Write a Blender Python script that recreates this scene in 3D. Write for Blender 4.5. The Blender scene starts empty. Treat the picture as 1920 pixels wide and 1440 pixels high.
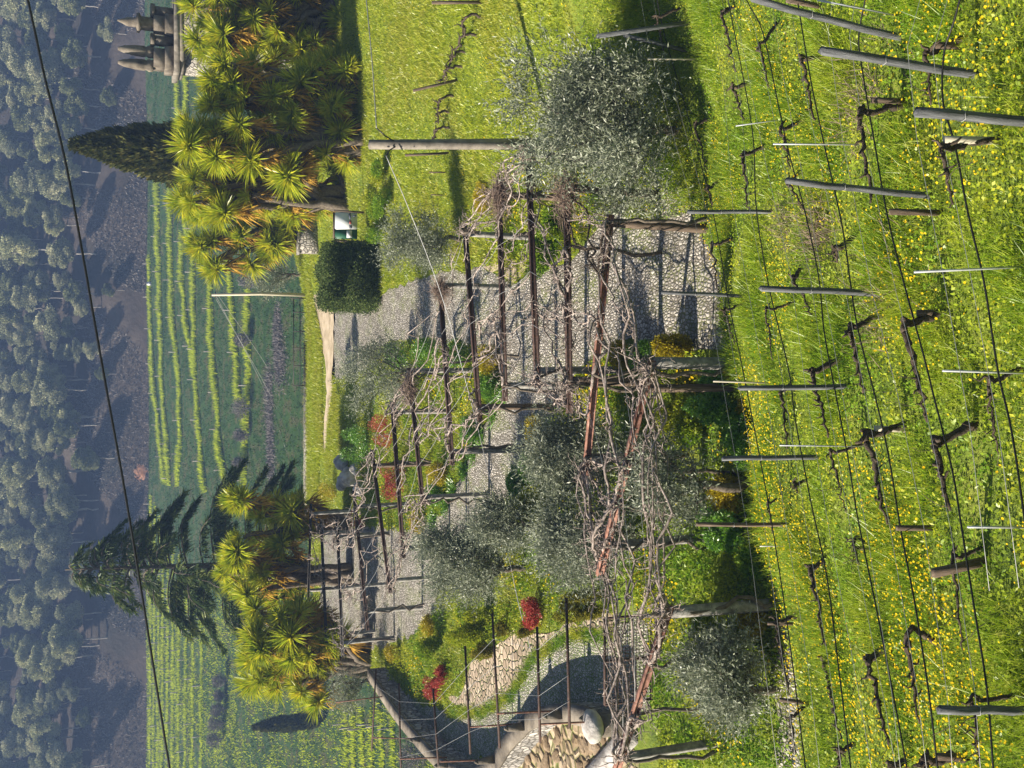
import bpy, bmesh, math, random
import numpy as np
from mathutils import Vector

# ------------------------------------------------------------------ camera, world, sun, exposure
SC = bpy.context.scene
C = SC.collection
FPX = 1900.0                       # focal length in photo pixels (photo 1920 x 1440)
TH = math.atan(760.0 / FPX)        # downward pitch
CT, ST = math.cos(TH), math.sin(TH)
CAMZ = 12.7
CAM = np.array([0.0, 0.0, CAMZ])
FW = np.array([0.0, CT, -ST]); UP = np.array([0.0, ST, CT]); EX = np.array([1.0, 0.0, 0.0])

cam_d = bpy.data.cameras.new('camera')
cam = bpy.data.objects.new('camera', cam_d); C.objects.link(cam)
cam_d.sensor_fit = 'HORIZONTAL'; cam_d.sensor_width = 36.0
cam_d.lens = 36.0 * FPX / 1920.0
cam_d.clip_start = 0.1; cam_d.clip_end = 3000.0
from mathutils import Matrix
# the photograph lies on its side: the camera is rolled a quarter turn
cam.matrix_world = Matrix(((-UP[0], EX[0], -FW[0], 0.0), (-UP[1], EX[1], -FW[1], 0.0),
                           (-UP[2], EX[2], -FW[2], CAMZ), (0, 0, 0, 1)))
SC.camera = cam

SUN_EL = math.radians(36.0)
SUN_AZ = np.array([-1.0, 0.0])            # horizontal direction towards the sun
world = bpy.data.worlds.new('World'); SC.world = world; world.use_nodes = True
wn = world.node_tree
sky = wn.nodes.new('ShaderNodeTexSky'); sky.sky_type = 'NISHITA'; sky.sun_disc = False
sky.sun_elevation = SUN_EL
sky.sun_rotation = math.atan2(SUN_AZ[0], SUN_AZ[1])
wn.links.new(sky.outputs['Color'], wn.nodes['Background'].inputs['Color'])
wn.nodes['Background'].inputs['Strength'].default_value = 0.05
sd = bpy.data.lights.new('sun', 'SUN'); sd.energy = 5.0; sd.angle = math.radians(0.5); sd.color = (1.0, 0.91, 0.76)
sun = bpy.data.objects.new('sun', sd); C.objects.link(sun)
sdir = Vector((SUN_AZ[0] * math.cos(SUN_EL), SUN_AZ[1] * math.cos(SUN_EL), math.sin(SUN_EL)))
sun.rotation_euler = sdir.to_track_quat('Z', 'Y').to_euler()
SC.view_settings.view_transform = 'Standard'; SC.view_settings.look = 'None'
SC.view_settings.exposure = 1.2; SC.view_settings.gamma = 1.0
SC.cycles.max_bounces = 6; SC.cycles.diffuse_bounces = 3; SC.cycles.transmission_bounces = 3
SC.cycles.volume_bounces = 0; SC.cycles.transparent_max_bounces = 6; SC.cycles.glossy_bounces = 2
SC.cycles.use_denoising = True
SC.cycles.sample_clamp_indirect = 6.0

rng = np.random.default_rng(7)
from mathutils.geometry import delaunay_2d_cdt
R = random.Random(11)

# ------------------------------------------------------------------ geometry helpers
def ray(x, y):
    return FW + (720.0 - y) / FPX * EX + (960.0 - x) / FPX * UP
def onz(x, y, z=0.0):
    d = ray(x, y); return CAM + d * ((z - CAMZ) / d[2])
def atY(x, y, Y):
    d = ray(x, y); return CAM + d * (Y / d[1])
def depth(p):
    return float(np.dot(np.asarray(p) - CAM, FW))
def mpp(p):
    return depth(p) / FPX
def sstep(a, b, x):
    t = np.clip((x - a) / (b - a), 0, 1); return t * t * (3 - 2 * t)

EDGE_Y = [20, 23.6, 24.4, 25.2, 27.3, 29.0, 30.5, 33, 36.8, 40.2, 46, 53, 62, 69, 80, 95]
EDGE_X = [-40, -40, -10.0, -10.0, -10.6, -11.7, -13.0, -14.0, -14.8, -15.35, -15.35, -15.3, -15.6, -14, -13, -13]
FAR_X = [-18, -13, -8, 5, 10, 16, 45]
FAR_Y = [62, 68, 69.5, 69.5, 74, 90, 92]
def H(X, Y):
    """Height of the terrace and the vineyard slope."""
    X = np.asarray(X, float); Y = np.asarray(Y, float)
    fore = 7.26 - 0.37 * Y
    wob = 0.18 * np.sin(X * 1.7) + 0.12 * np.sin(X * 4.1 + 1)
    yb = 20.3 + 0.69 * (X - 4) + wob
    base = 0.5 * (fore + np.sqrt(fore * fore + 0.02))
    step = np.where(X < 4, sstep(-0.12, 0.28, yb - Y), 1.0)
    step = np.where((X >= 3.0) & (X < 4), step + (1 - step) * (X - 3.0), step)
    h = base * step
    bump = 0.05 * np.sin(X * 1.3 + 0.7 * Y) + 0.04 * np.sin(2.1 * Y - 0.9 * X + 1)
    h = h + bump * np.where((Y < yb) | (X > 4), np.clip(fore, 0, 0.6) / 0.6, 0)
    # lawn to the right swells a little
    lawn = sstep(5.2, 8.5, X) * sstep(15, 21, Y)
    h = h + lawn * ((0.17 + 0.15 * (1 - sstep(24, 34, Y))) * (np.minimum(X, 22) - 5.2) * (1 - 0.6 * sstep(30, 48, Y)) + 0.10 * np.sin(0.5 * X + 0.35 * Y))
    xe = np.interp(Y, EDGE_Y, EDGE_X)
    d = np.clip(xe - X, 0, None)
    cap = np.interp(Y, [24, 30.5, 32.5, 35], [0.0, 0.0, 2.0, 22])
    h = h - np.minimum(d * 2.2, cap)
    ye = np.interp(X, FAR_X, FAR_Y)
    h = h - np.minimum(np.clip(Y - ye, 0, None) * 1.1, 22)
    return h
def HV(X, Y):
    """Height of the valley fields and the wooded hill behind them."""
    X = np.asarray(X, float); Y = np.asarray(Y, float)
    field = -13.5 + 0.143 * (Y - 150)
    field = field + 0.25 * np.sin(X * 0.09 + Y * 0.21) + 0.3 * np.sin(Y * 0.37 + X * 0.03)
    t = np.clip(Y - 268, 0, None)
    hill = 0.62 * t + 1.6 * np.sin(X * 0.045) * np.clip(t / 30, 0, 1) + 0.9 * np.sin(X * 0.13 + Y * 0.1) * np.clip(t / 20, 0, 1)
    bank = 5.0 * sstep(268, 278, Y)
    return field + np.where(Y > 268, hill - 0.143 * t, 0) + bank

_T = np.concatenate([np.arange(4, 40, 0.02), np.arange(40, 95, 0.1)])
def gnd(x, y, off=0.0):
    d = ray(x, y); P = CAM + d[None, :] * _T[:, None]
    k = np.argmax(P[:, 2] < H(P[:, 0], P[:, 1]) + off)
    return P[k].copy()
_TV = np.arange(70, 520, 0.25)
def gval(x, y):
    d = ray(x, y); P = CAM + d[None, :] * _TV[:, None]
    k = np.argmax(P[:, 2] < HV(P[:, 0], P[:, 1]))
    return P[k].copy()

class MB:
    """Collects faces; build() links them as ONE mesh object."""
    def __init__(s): s.V = []; s.F = []; s.n = 0
    def add(s, V, F):
        V = np.asarray(V, float).reshape(-1, 3)
        s.V.append(V)
        if isinstance(F, np.ndarray): s.F.append(F + s.n)
        else:
            for f in F: s.F.append(np.asarray([f]) + s.n)
        s.n += len(V)
    def mesh(s, name):
        me = bpy.data.meshes.new(name)
        if not s.V: return me
        V = np.concatenate(s.V)
        loops = np.concatenate([f.ravel() for f in s.F]).astype(np.int32)
        tot = np.concatenate([np.full(len(f), f.shape[1]) for f in s.F]).astype(np.int32)
        st = np.concatenate([[0], np.cumsum(tot)[:-1]]).astype(np.int32)
        me.vertices.add(len(V)); me.vertices.foreach_set('co', V.astype(np.float32).ravel())
        me.loops.add(len(loops)); me.loops.foreach_set('vertex_index', loops)
        me.polygons.add(len(tot)); me.polygons.foreach_set('loop_start', st); me.polygons.foreach_set('loop_total', tot)
        me.update(calc_edges=True)
        return me
    def build(s, name, mat, parent=None, smooth=False):
        me = s.mesh(name); me.materials.append(mat)
        if smooth: me.polygons.foreach_set('use_smooth', np.ones(len(me.polygons), bool))
        o = bpy.data.objects.new(name, me); C.objects.link(o)
        if parent is not None:
            o.parent = parent
            o.matrix_parent_inverse = Matrix.Translation(-parent.location)
        return o
    def box(s, c, size, rz=0.0, taper=1.0, tilt=(0, 0)):
        """c = centre of the foot; tilt = shift of the top in x, y."""
        sx, sy, sz = size; ca, sa = math.cos(rz), math.sin(rz)
        V = []
        for z in (0, 1):
            k = taper if z else 1.0
            for a, b in ((-1, -1), (1, -1), (1, 1), (-1, 1)):
                x, y = a * sx / 2 * k, b * sy / 2 * k
                V.append((c[0] + x * ca - y * sa + tilt[0] * z, c[1] + x * sa + y * ca + tilt[1] * z, c[2] + z * sz))
        s.add(V, [(3, 2, 1, 0), (4, 5, 6, 7), (0, 1, 5, 4), (1, 2, 6, 5), (2, 3, 7, 6), (3, 0, 4, 7)])
    def bar(s, p, q, w, h):
        """A rectangular bar from p to q."""
        p = np.asarray(p, float); q = np.asarray(q, float)
        d = q - p; L = np.linalg.norm(d); d = d / L
        up = np.array([0, 0, 1.0]) if abs(d[2]) < 0.9 else np.array([0, 1.0, 0])
        a = np.cross(d, up); a /= np.linalg.norm(a); b = np.cross(a, d)
        V = []
        for e in (p, q):
            for i, j in ((-1, -1), (1, -1), (1, 1), (-1, 1)): V.append(e + a * w / 2 * i + b * h / 2 * j)
        s.add(V, [(0, 1, 2, 3), (7, 6, 5, 4), (0, 4, 5, 1), (1, 5, 6, 2), (2, 6, 7, 3), (3, 7, 4, 0)])
    def tube(s, P, r, n=6, cap=True):
        P = np.asarray(P, float); m = len(P)
        r = np.full(m, r, float) if np.isscalar(r) else np.asarray(r, float)
        T = np.gradient(P, axis=0); T /= np.linalg.norm(T, axis=1)[:, None] + 1e-9
        ref = np.array([0.31, 0.87, 0.39])
        A = np.cross(T, ref); A /= np.linalg.norm(A, axis=1)[:, None] + 1e-9
        B = np.cross(T, A)
        th = np.arange(n) * 2 * math.pi / n
        V = P[:, None, :] + r[:, None, None] * (np.cos(th)[None, :, None] * A[:, None, :] + np.sin(th)[None, :, None] * B[:, None, :])
        i = np.arange(m - 1)[:, None] * n; k = np.arange(n)[None, :]; k2 = (k + 1) % n
        F = np.stack([i + k, i + k2, i + n + k2, i + n + k], -1).reshape(-1, 4)
        o = s.n
        s.add(V.reshape(-1, 3), F)
        if cap:
            s.F.append(np.arange(n)[::-1][None, :] + o); s.F.append(np.arange(n)[None, :] + o + (m - 1) * n)
    def lathe(s, c, prof, n=16):
        """prof = [(radius, z)]"""
        th = np.arange(n) * 2 * math.pi / n; m = len(prof)
        V = np.array([[(c[0] + r * math.cos(t), c[1] + r * math.sin(t), c[2] + z) for t in th] for r, z in prof])
        i = np.arange(m - 1)[:, None] * n; k = np.arange(n)[None, :]; k2 = (k + 1) % n
        F = np.stack([i + k, i + k2, i + n + k2, i + n + k], -1).reshape(-1, 4)
        o = s.n; s.add(V.reshape(-1, 3), F)
        s.F.append(np.arange(n)[::-1][None, :] + o); s.F.append(np.arange(n)[None, :] + o + (m - 1) * n)
    def leaves(s, P, D, L, W, N=None):
        """Diamond leaves: foot P, direction D (unit), length L, width W."""
        n = len(P)
        if N is None: N = rng.normal(size=(n, 3))
        S = np.cross(D, N); S /= np.linalg.norm(S, axis=1)[:, None] + 1e-9
        L = np.broadcast_to(L, (n,))[:, None]; W = np.broadcast_to(W, (n,))[:, None]
        M = P + D * L * 0.45
        V = np.stack([P, M + S * W / 2, P + D * L, M - S * W / 2], 1).reshape(-1, 3)
        s.add(V, np.arange(n * 4).reshape(-1, 4))
    def swords(s, P, D, L, W, droop):
        """Sword leaves that bend down towards the tip."""
        n = len(P); up = np.array([0, 0, 1.0])
        S = np.cross(D, up + rng.normal(size=(n, 3)) * 0.35); S /= np.linalg.norm(S, axis=1)[:, None] + 1e-9
        L = np.broadcast_to(L, (n,))[:, None]; W = np.broadcast_to(W, (n,))[:, None]; dr = np.broadcast_to(droop, (n,))[:, None]
        M = P + D * L * 0.5 - up * dr * L * 0.12; T = P + D * L * 0.95 - up * dr * L * 0.5
        V = np.stack([P - S * W * 0.35, P + S * W * 0.35, M + S * W * 0.5, M - S * W * 0.5, T], 1).reshape(-1, 3)
        o = np.arange(n)[:, None] * 5
        F4 = o + np.array([[0, 1, 2, 3]]); F3 = o + np.array([[3, 2, 4]])
        k = s.n; s.add(V, F4); s.F.append(F3 + k)
    def grass(s, P, hgt, wid, lean=0.45):
        n = len(P)
        a = rng.uniform(0, 2 * math.pi, n); S = np.stack([np.cos(a), np.sin(a), 0 * a], 1)
        T = P + np.stack([rng.normal(0, lean, n), rng.normal(0, lean, n), np.ones(n)], 1) * np.broadcast_to(hgt, (n,))[:, None]
        W = np.broadcast_to(wid, (n,))[:, None]
        V = np.stack([P - S * W / 2, P + S * W / 2, T], 1).reshape(-1, 3)
        s.add(V, np.arange(n * 3).reshape(-1, 3))

def unit(v):
    return v / (np.linalg.norm(v, axis=-1, keepdims=True) + 1e-9)
def gnarl(pts, jit, sub=4):
    """A crooked line through pts."""
    pts = np.asarray(pts, float); out = []
    for a, b in zip(pts[:-1], pts[1:]):
        L = np.linalg.norm(b - a)
        for k in range(sub):
            p = a + (b - a) * k / sub
            if k: p = p + rng.normal(size=3) * jit * L
            out.append(p)
    out.append(pts[-1]); return np.array(out)
def curve(pts, n=24):
    """Smooth (Catmull-Rom) line through pts."""
    P = np.asarray(pts, float); P = np.vstack([2 * P[0] - P[1], P, 2 * P[-1] - P[-2]])
    out = []
    m = len(P) - 3
    per = max(2, n // m) if n else 2
    for i in range(m):
        for t in np.linspace(0, 1, per, endpoint=False):
            a, b, c, d = P[i:i + 4]
            out.append(0.5 * ((2 * b) + (-a + c) * t + (2 * a - 5 * b + 4 * c - d) * t * t + (-a + 3 * b - 3 * c + d) * t ** 3))
    out.append(P[-2]); return np.array(out)

# ------------------------------------------------------------------ materials
def _new(name):
    m = bpy.data.materials.new(name); m.use_nodes = True; nt = m.node_tree
    for n in list(nt.nodes): nt.nodes.remove(n)
    out = nt.nodes.new('ShaderNodeOutputMaterial'); return m, nt, out
def _pos(nt, scale=(1, 1, 1)):
    g = nt.nodes.new('ShaderNodeNewGeometry'); mp = nt.nodes.new('ShaderNodeMapping')
    mp.inputs['Scale'].default_value = scale
    nt.links.new(g.outputs['Position'], mp.inputs['Vector']); return mp.outputs['Vector']
def _noise(nt, vec, scale, detail=3, rough=0.6):
    n = nt.nodes.new('ShaderNodeTexNoise'); n.inputs['Scale'].default_value = scale
    n.inputs['Detail'].default_value = detail; n.inputs['Roughness'].default_value = rough
    nt.links.new(vec, n.inputs['Vector']); return n.outputs['Fac']
def _ramp(nt, fac, stops):
    r = nt.nodes.new('ShaderNodeValToRGB'); cr = r.color_ramp
    while len(cr.elements) < len(stops): cr.elements.new(0.5)
    for e, (p, c) in zip(cr.elements, stops): e.position = p; e.color = (c[0], c[1], c[2], 1)
    nt.links.new(fac, r.inputs['Fac']); return r.outputs['Color']
def _mix(nt, fac, a, b):
    m = nt.nodes.new('ShaderNodeMix'); m.data_type = 'RGBA'
    if isinstance(fac, float): m.inputs['Factor'].default_value = fac
    else: nt.links.new(fac, m.inputs['Factor'])
    for k, v in ((6, a), (7, b)):
        if isinstance(v, tuple): m.inputs[k].default_value = (v[0], v[1], v[2], 1)
        else: nt.links.new(v, m.inputs[k])
    return m.outputs[2]
def leafmat(name, stops, scale=6.0, trans=0.35, gloss=0.12, big=0.35, stops2=None):
    m, nt, out = _new(name); v = _pos(nt)
    col = _ramp(nt, _noise(nt, v, scale, 2), stops)
    if stops2 is not None:
        col2 = _ramp(nt, _noise(nt, v, scale, 2), stops2)
        mask = _ramp(nt, _noise(nt, v, big, 3), [(0.42, (0, 0, 0)), (0.6, (1, 1, 1))])
        col = _mix(nt, mask, col, col2)
    d = nt.nodes.new('ShaderNodeBsdfDiffuse'); t = nt.nodes.new('ShaderNodeBsdfTranslucent')
    nt.links.new(col, d.inputs['Color']); nt.links.new(col, t.inputs['Color'])
    mx = nt.nodes.new('ShaderNodeMixShader'); mx.inputs[0].default_value = trans
    nt.links.new(d.outputs[0], mx.inputs[1]); nt.links.new(t.outputs[0], mx.inputs[2])
    last = mx.outputs[0]
    if gloss > 0:
        g = nt.nodes.new('ShaderNodeBsdfGlossy'); g.inputs['Roughness'].default_value = 0.38
        m2 = nt.nodes.new('ShaderNodeMixShader'); m2.inputs[0].default_value = gloss * 0.5
        nt.links.new(last, m2.inputs[1]); nt.links.new(g.outputs[0], m2.inputs[2]); last = m2.outputs[0]
    nt.links.new(last, out.inputs['Surface']); return m
def solid(name, stops, scale=4.0, rough=0.8, bump=0.3, bscale=None, stretch=(1, 1, 1), metal=0.0, bdist=0.02, spec=0.3):
    m, nt, out = _new(name); v = _pos(nt, stretch)
    n = _noise(nt, v, scale, 5); col = _ramp(nt, n, stops)
    p = nt.nodes.new('ShaderNodeBsdfPrincipled'); p.inputs['Roughness'].default_value = rough; p.inputs['Metallic'].default_value = metal
    p.inputs['Specular IOR Level'].default_value = spec
    nt.links.new(col, p.inputs['Base Color'])
    if bump:
        b = nt.nodes.new('ShaderNodeBump'); b.inputs['Strength'].default_value = bump; b.inputs['Distance'].default_value = bdist
        nt.links.new(_noise(nt, v, bscale or scale * 4, 4), b.inputs['Height']); nt.links.new(b.outputs[0], p.inputs['Normal'])
    nt.links.new(p.outputs[0], out.inputs['Surface']); return m
def cobble(name, size, stones, joint, jw=0.12, green=None, gmask=0.5, elong=(1, 1, 1)):
    m, nt, out = _new(name); v0 = _pos(nt, elong)
    # wobble the cells a little
    nz = nt.nodes.new('ShaderNodeTexNoise'); nz.inputs['Scale'].default_value = 1.5 / size
    nt.links.new(v0, nz.inputs['Vector'])
    add = nt.nodes.new('ShaderNodeVectorMath'); add.operation = 'MULTIPLY_ADD'
    add.inputs[1].default_value = (size * 0.25,) * 3
    nt.links.new(nz.outputs['Color'], add.inputs[0]); nt.links.new(v0, add.inputs[2]); v = add.outputs[0]
    vo = nt.nodes.new('ShaderNodeTexVoronoi'); vo.feature = 'DISTANCE_TO_EDGE'; vo.inputs['Scale'].default_value = 1.0 / size
    vc = nt.nodes.new('ShaderNodeTexVoronoi'); vc.inputs['Scale'].default_value = 1.0 / size
    nt.links.new(v, vo.inputs['Vector']); nt.links.new(v, vc.inputs['Vector'])
    hsv = nt.nodes.new('ShaderNodeSeparateColor'); nt.links.new(vc.outputs['Color'], hsv.inputs[0])
    stone = _ramp(nt, hsv.outputs[0], stones)
    patch = _ramp(nt, _noise(nt, v0, 0.8, 4), [(0.3, (0.74, 0.74, 0.70)), (0.5, (0.97, 0.96, 0.94)), (0.72, (1.15, 1.12, 1.06))])
    mul = nt.nodes.new('ShaderNodeMix'); mul.data_type = 'RGBA'; mul.blend_type = 'MULTIPLY'; mul.inputs['Factor'].default_value = 1.0
    nt.links.new(stone, mul.inputs[6]); nt.links.new(patch, mul.inputs[7]); stone = mul.outputs[2]
    jc = joint
    if green is not None:
        gm = _ramp(nt, _noise(nt, v0, 0.9, 4), [(gmask - 0.08, (0, 0, 0)), (gmask + 0.1, (1, 1, 1))])
        jc = _mix(nt, gm, joint, green)
    jm = _ramp(nt, vo.outputs['Distance'], [(jw * 0.4, (1, 1, 1)), (jw, (0, 0, 0))])
    col = _mix(nt, jm, stone, jc)
    p = nt.nodes.new('ShaderNodeBsdfPrincipled'); p.inputs['Roughness'].default_value = 0.75
    p.inputs['Specular IOR Level'].default_value = 0.3
    nt.links.new(col, p.inputs['Base Color'])
    b = nt.nodes.new('ShaderNodeBump'); b.inputs['Strength'].default_value = 0.8; b.inputs['Distance'].default_value = size * 0.35
    hm = _ramp(nt, vo.outputs['Distance'], [(0.0, (0, 0, 0)), (jw * 2.5, (1, 1, 1))])
    nt.links.new(hm, b.inputs['Height']); nt.links.new(b.outputs[0], p.inputs['Normal'])
    nt.links.new(p.outputs[0], out.inputs['Surface']); return m

M = {}
M['turf'] = solid('turf', [(0.3, (0.06, 0.10, 0.012)), (0.5, (0.14, 0.19, 0.018)), (0.7, (0.23, 0.25, 0.035))], 1.3, 0.95, 0.8, 14, bdist=0.08)
M['grass'] = leafmat('grass', [(0.28, (0.07, 0.16, 0.008)), (0.5, (0.24, 0.38, 0.014)), (0.72, (0.52, 0.57, 0.07))], 9.0, 0.5, 0.06, 0.5,
                     [(0.3, (0.13, 0.22, 0.010)), (0.5, (0.35, 0.45, 0.02)), (0.75, (0.62, 0.60, 0.13))])
M['lawn'] = leafmat('lawn', [(0.28, (0.14, 0.21, 0.012)), (0.5, (0.36, 0.43, 0.018)), (0.75, (0.56, 0.56, 0.07))], 5.0, 0.40, 0.06, 0.35,
                    [(0.3, (0.19, 0.25, 0.015)), (0.5, (0.37, 0.40, 0.03)), (0.75, (0.55, 0.48, 0.11))])
M['shade_tinted_turf'] = solid('shade_tinted_turf', [(0.3, (0.008, 0.028, 0.004)), (0.48, (0.022, 0.060, 0.006)), (0.62, (0.06, 0.058, 0.022)), (0.75, (0.07, 0.12, 0.012))], 0.5, 0.95, 0.6, 4, bdist=0.2)  # dark green stands in for shade on the slopes between terrace lips
M['shade_tinted_grass'] = leafmat('shade_tinted_grass', [(0.3, (0.010, 0.034, 0.004)), (0.55, (0.030, 0.082, 0.007)), (0.75, (0.11, 0.18, 0.015))], 0.8, 0.3, 0.0)  # tufts carry the same slope shade in their colour
M['sun_tinted_grass'] = leafmat('sun_tinted_grass', [(0.3, (0.40, 0.48, 0.02)), (0.55, (0.56, 0.64, 0.04)), (0.75, (0.70, 0.70, 0.08))], 1.2, 0.45, 0.0)  # bright colour stands in for sun on the terrace lips and left field
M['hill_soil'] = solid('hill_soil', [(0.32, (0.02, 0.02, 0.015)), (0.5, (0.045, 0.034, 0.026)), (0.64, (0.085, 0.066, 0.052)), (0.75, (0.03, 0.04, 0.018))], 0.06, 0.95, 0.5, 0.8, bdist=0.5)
M['yellow'] = leafmat('yellow_petals', [(0.3, (0.72, 0.46, 0.01)), (0.7, (0.85, 0.66, 0.03))], 5, 0.35, 0.0)
M['white_petal'] = leafmat('white_petals', [(0.3, (0.6, 0.6, 0.4)), (0.7, (0.75, 0.72, 0.5))], 5, 0.35, 0.0)
M['cover'] = leafmat('ground_cover', [(0.28, (0.05, 0.13, 0.01)), (0.5, (0.16, 0.29, 0.015)), (0.75, (0.36, 0.45, 0.04))], 7, 0.35, 0.04, 0.6,
                     [(0.3, (0.16, 0.21, 0.012)), (0.5, (0.38, 0.42, 0.02)), (0.75, (0.55, 0.50, 0.06))])
M['box'] = leafmat('box_leaves', [(0.28, (0.04, 0.12, 0.008)), (0.5, (0.13, 0.30, 0.015)), (0.75, (0.28, 0.46, 0.04))], 9, 0.30, 0.18)
M['golden'] = leafmat('golden_leaves', [(0.28, (0.15, 0.14, 0.008)), (0.5, (0.42, 0.34, 0.014)), (0.75, (0.62, 0.50, 0.04))], 9, 0.30, 0.06)
M['dark_hedge'] = leafmat('dark_hedge', [(0.28, (0.035, 0.06, 0.018)), (0.5, (0.09, 0.13, 0.04)), (0.75, (0.22, 0.25, 0.09))], 6, 0.25, 0.0)
M['red'] = leafmat('red_leaves', [(0.28, (0.18, 0.025, 0.02)), (0.5, (0.44, 0.065, 0.05)), (0.75, (0.60, 0.19, 0.13))], 8, 0.35, 0.08)
M['brownish'] = leafmat('dry_leaves', [(0.28, (0.10, 0.10, 0.02)), (0.5, (0.23, 0.22, 0.03)), (0.75, (0.38, 0.32, 0.07))], 8, 0.3, 0.0)
M['olive'] = leafmat('olive_leaves', [(0.28, (0.075, 0.09, 0.048)), (0.48, (0.20, 0.225, 0.15)), (0.70, (0.50, 0.52, 0.42))], 11, 0.25, 0.05)
M['yucca'] = leafmat('yucca_leaves', [(0.28, (0.14, 0.24, 0.012)), (0.5, (0.43, 0.48, 0.022)), (0.72, (0.76, 0.66, 0.04))], 2.2, 0.42, 0.10)
M['yucca_dead'] = leafmat('dead_leaves', [(0.3, (0.16, 0.09, 0.025)), (0.5, (0.42, 0.25, 0.05)), (0.75, (0.68, 0.42, 0.06))], 3, 0.3, 0.0)
M['cypress'] = leafmat('cypress_sprays', [(0.3, (0.025, 0.035, 0.010)), (0.5, (0.075, 0.085, 0.022)), (0.75, (0.22, 0.19, 0.05))], 2.0, 0.2, 0.04)
M['cedar'] = leafmat('cedar_needles', [(0.3, (0.022, 0.045, 0.016)), (0.5, (0.06, 0.095, 0.028)), (0.75, (0.22, 0.25, 0.06))], 1.0, 0.25, 0.04)
M['wood_crown'] = leafmat('woodland_leaves', [(0.3, (0.10, 0.115, 0.06)), (0.5, (0.28, 0.29, 0.17)), (0.75, (0.54, 0.51, 0.33))], 0.22, 0.2, 0.0)
M['wood_dark'] = leafmat('dark_woodland_leaves', [(0.3, (0.07, 0.085, 0.035)), (0.5, (0.18, 0.20, 0.09)), (0.75, (0.34, 0.34, 0.17))], 0.3, 0.2, 0.0)
M['wood_pale'] = leafmat('pale_woodland_leaves', [(0.3, (0.13, 0.14, 0.07)), (0.5, (0.34, 0.35, 0.18)), (0.75, (0.58, 0.55, 0.32))], 0.3, 0.2, 0.0)
M['bark'] = solid('bark', [(0.3, (0.06, 0.048, 0.036)), (0.6, (0.16, 0.13, 0.10)), (0.8, (0.26, 0.22, 0.18))], 9, 0.9, 0.7, 30)
M['vine_bark'] = solid('vine_bark', [(0.3, (0.035, 0.026, 0.018)), (0.6, (0.085, 0.063, 0.045)), (0.8, (0.16, 0.12, 0.09))], 14, 0.95, 0.8, 50)
M['cane'] = solid('pale_canes', [(0.3, (0.08, 0.062, 0.052)), (0.48, (0.25, 0.20, 0.172)), (0.68, (0.50, 0.42, 0.37))], 10, 0.85, 0.6, 40)
M['pale_bark'] = solid('pale_bark', [(0.3, (0.16, 0.14, 0.12)), (0.7, (0.34, 0.31, 0.28))], 1.5, 0.9, 0.3)
M['twig'] = leafmat('dry_twigs', [(0.3, (0.12, 0.085, 0.065)), (0.55, (0.26, 0.19, 0.15)), (0.75, (0.40, 0.31, 0.25))], 12, 0.1, 0.0)
M['bare_twig'] = leafmat('bare_twigs', [(0.3, (0.10, 0.09, 0.085)), (0.6, (0.21, 0.19, 0.18))], 1, 0.1, 0.0)
M['grey_wood'] = solid('weathered_wood', [(0.3, (0.045, 0.048, 0.052)), (0.55, (0.125, 0.13, 0.138)), (0.78, (0.26, 0.265, 0.275))], 5, 0.85, 0.7, 30, stretch=(7, 7, 0.35), bdist=0.02)
M['brown_wood'] = solid('brown_wood', [(0.3, (0.06, 0.043, 0.03)), (0.6, (0.15, 0.11, 0.08)), (0.8, (0.24, 0.19, 0.15))], 5, 0.9, 0.7, 22, stretch=(6, 6, 0.6), bdist=0.01)
M['pale_wood'] = solid('pale_wood', [(0.3, (0.45, 0.40, 0.30)), (0.7, (0.62, 0.56, 0.44))], 5, 0.8, 0.2, stretch=(6, 6, 0.6))
M['granite'] = solid('granite', [(0.3, (0.12, 0.112, 0.10)), (0.55, (0.25, 0.24, 0.22)), (0.78, (0.40, 0.385, 0.36))], 7, 0.85, 0.5, 40)
M['concrete'] = solid('concrete', [(0.3, (0.10, 0.088, 0.072)), (0.55, (0.21, 0.185, 0.155)), (0.8, (0.33, 0.295, 0.25))], 3, 0.9, 0.4, 30)
M['rust'] = solid('rusty_steel', [(0.3, (0.10, 0.048, 0.034)), (0.55, (0.27, 0.13, 0.09)), (0.8, (0.42, 0.26, 0.20))], 8, 0.75, 0.4, 40)
M['dark_rust'] = solid('dark_rusty_steel', [(0.3, (0.03, 0.018, 0.014)), (0.6, (0.075, 0.042, 0.032)), (0.8, (0.13, 0.075, 0.055))], 8, 0.75, 0.4, 40)
M['iron'] = solid('dark_iron', [(0.3, (0.015, 0.014, 0.016)), (0.7, (0.05, 0.045, 0.045))], 8, 0.6, 0.1)
M['hose'] = solid('black_hose', [(0.3, (0.008, 0.008, 0.008)), (0.7, (0.02, 0.02, 0.02))], 8, 0.55, 0.0)
M['wire'] = solid('galvanised_wire', [(0.3, (0.26, 0.26, 0.26)), (0.7, (0.4, 0.4, 0.4))], 8, 0.5, 0.0, metal=0.3)
M['stake'] = solid('galvanised_steel', [(0.3, (0.45, 0.46, 0.48)), (0.7, (0.62, 0.63, 0.66))], 8, 0.45, 0.0, metal=0.3)
M['old_stone'] = solid('old_stone', [(0.3, (0.06, 0.05, 0.04)), (0.5, (0.16, 0.135, 0.105)), (0.75, (0.29, 0.25, 0.20))], 1.6, 0.9, 0.6, 12, bdist=0.03)
M['rock'] = solid('pale_rock', [(0.3, (0.22, 0.20, 0.18)), (0.55, (0.46, 0.43, 0.40)), (0.78, (0.62, 0.59, 0.55))], 2.5, 0.9, 0.8, 8, bdist=0.05)
M['warm_rock'] = solid('warm_rock', [(0.3, (0.13, 0.09, 0.05)), (0.55, (0.28, 0.205, 0.13)), (0.78, (0.46, 0.37, 0.27))], 1.8, 0.9, 0.8, 10, bdist=0.04)
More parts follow.
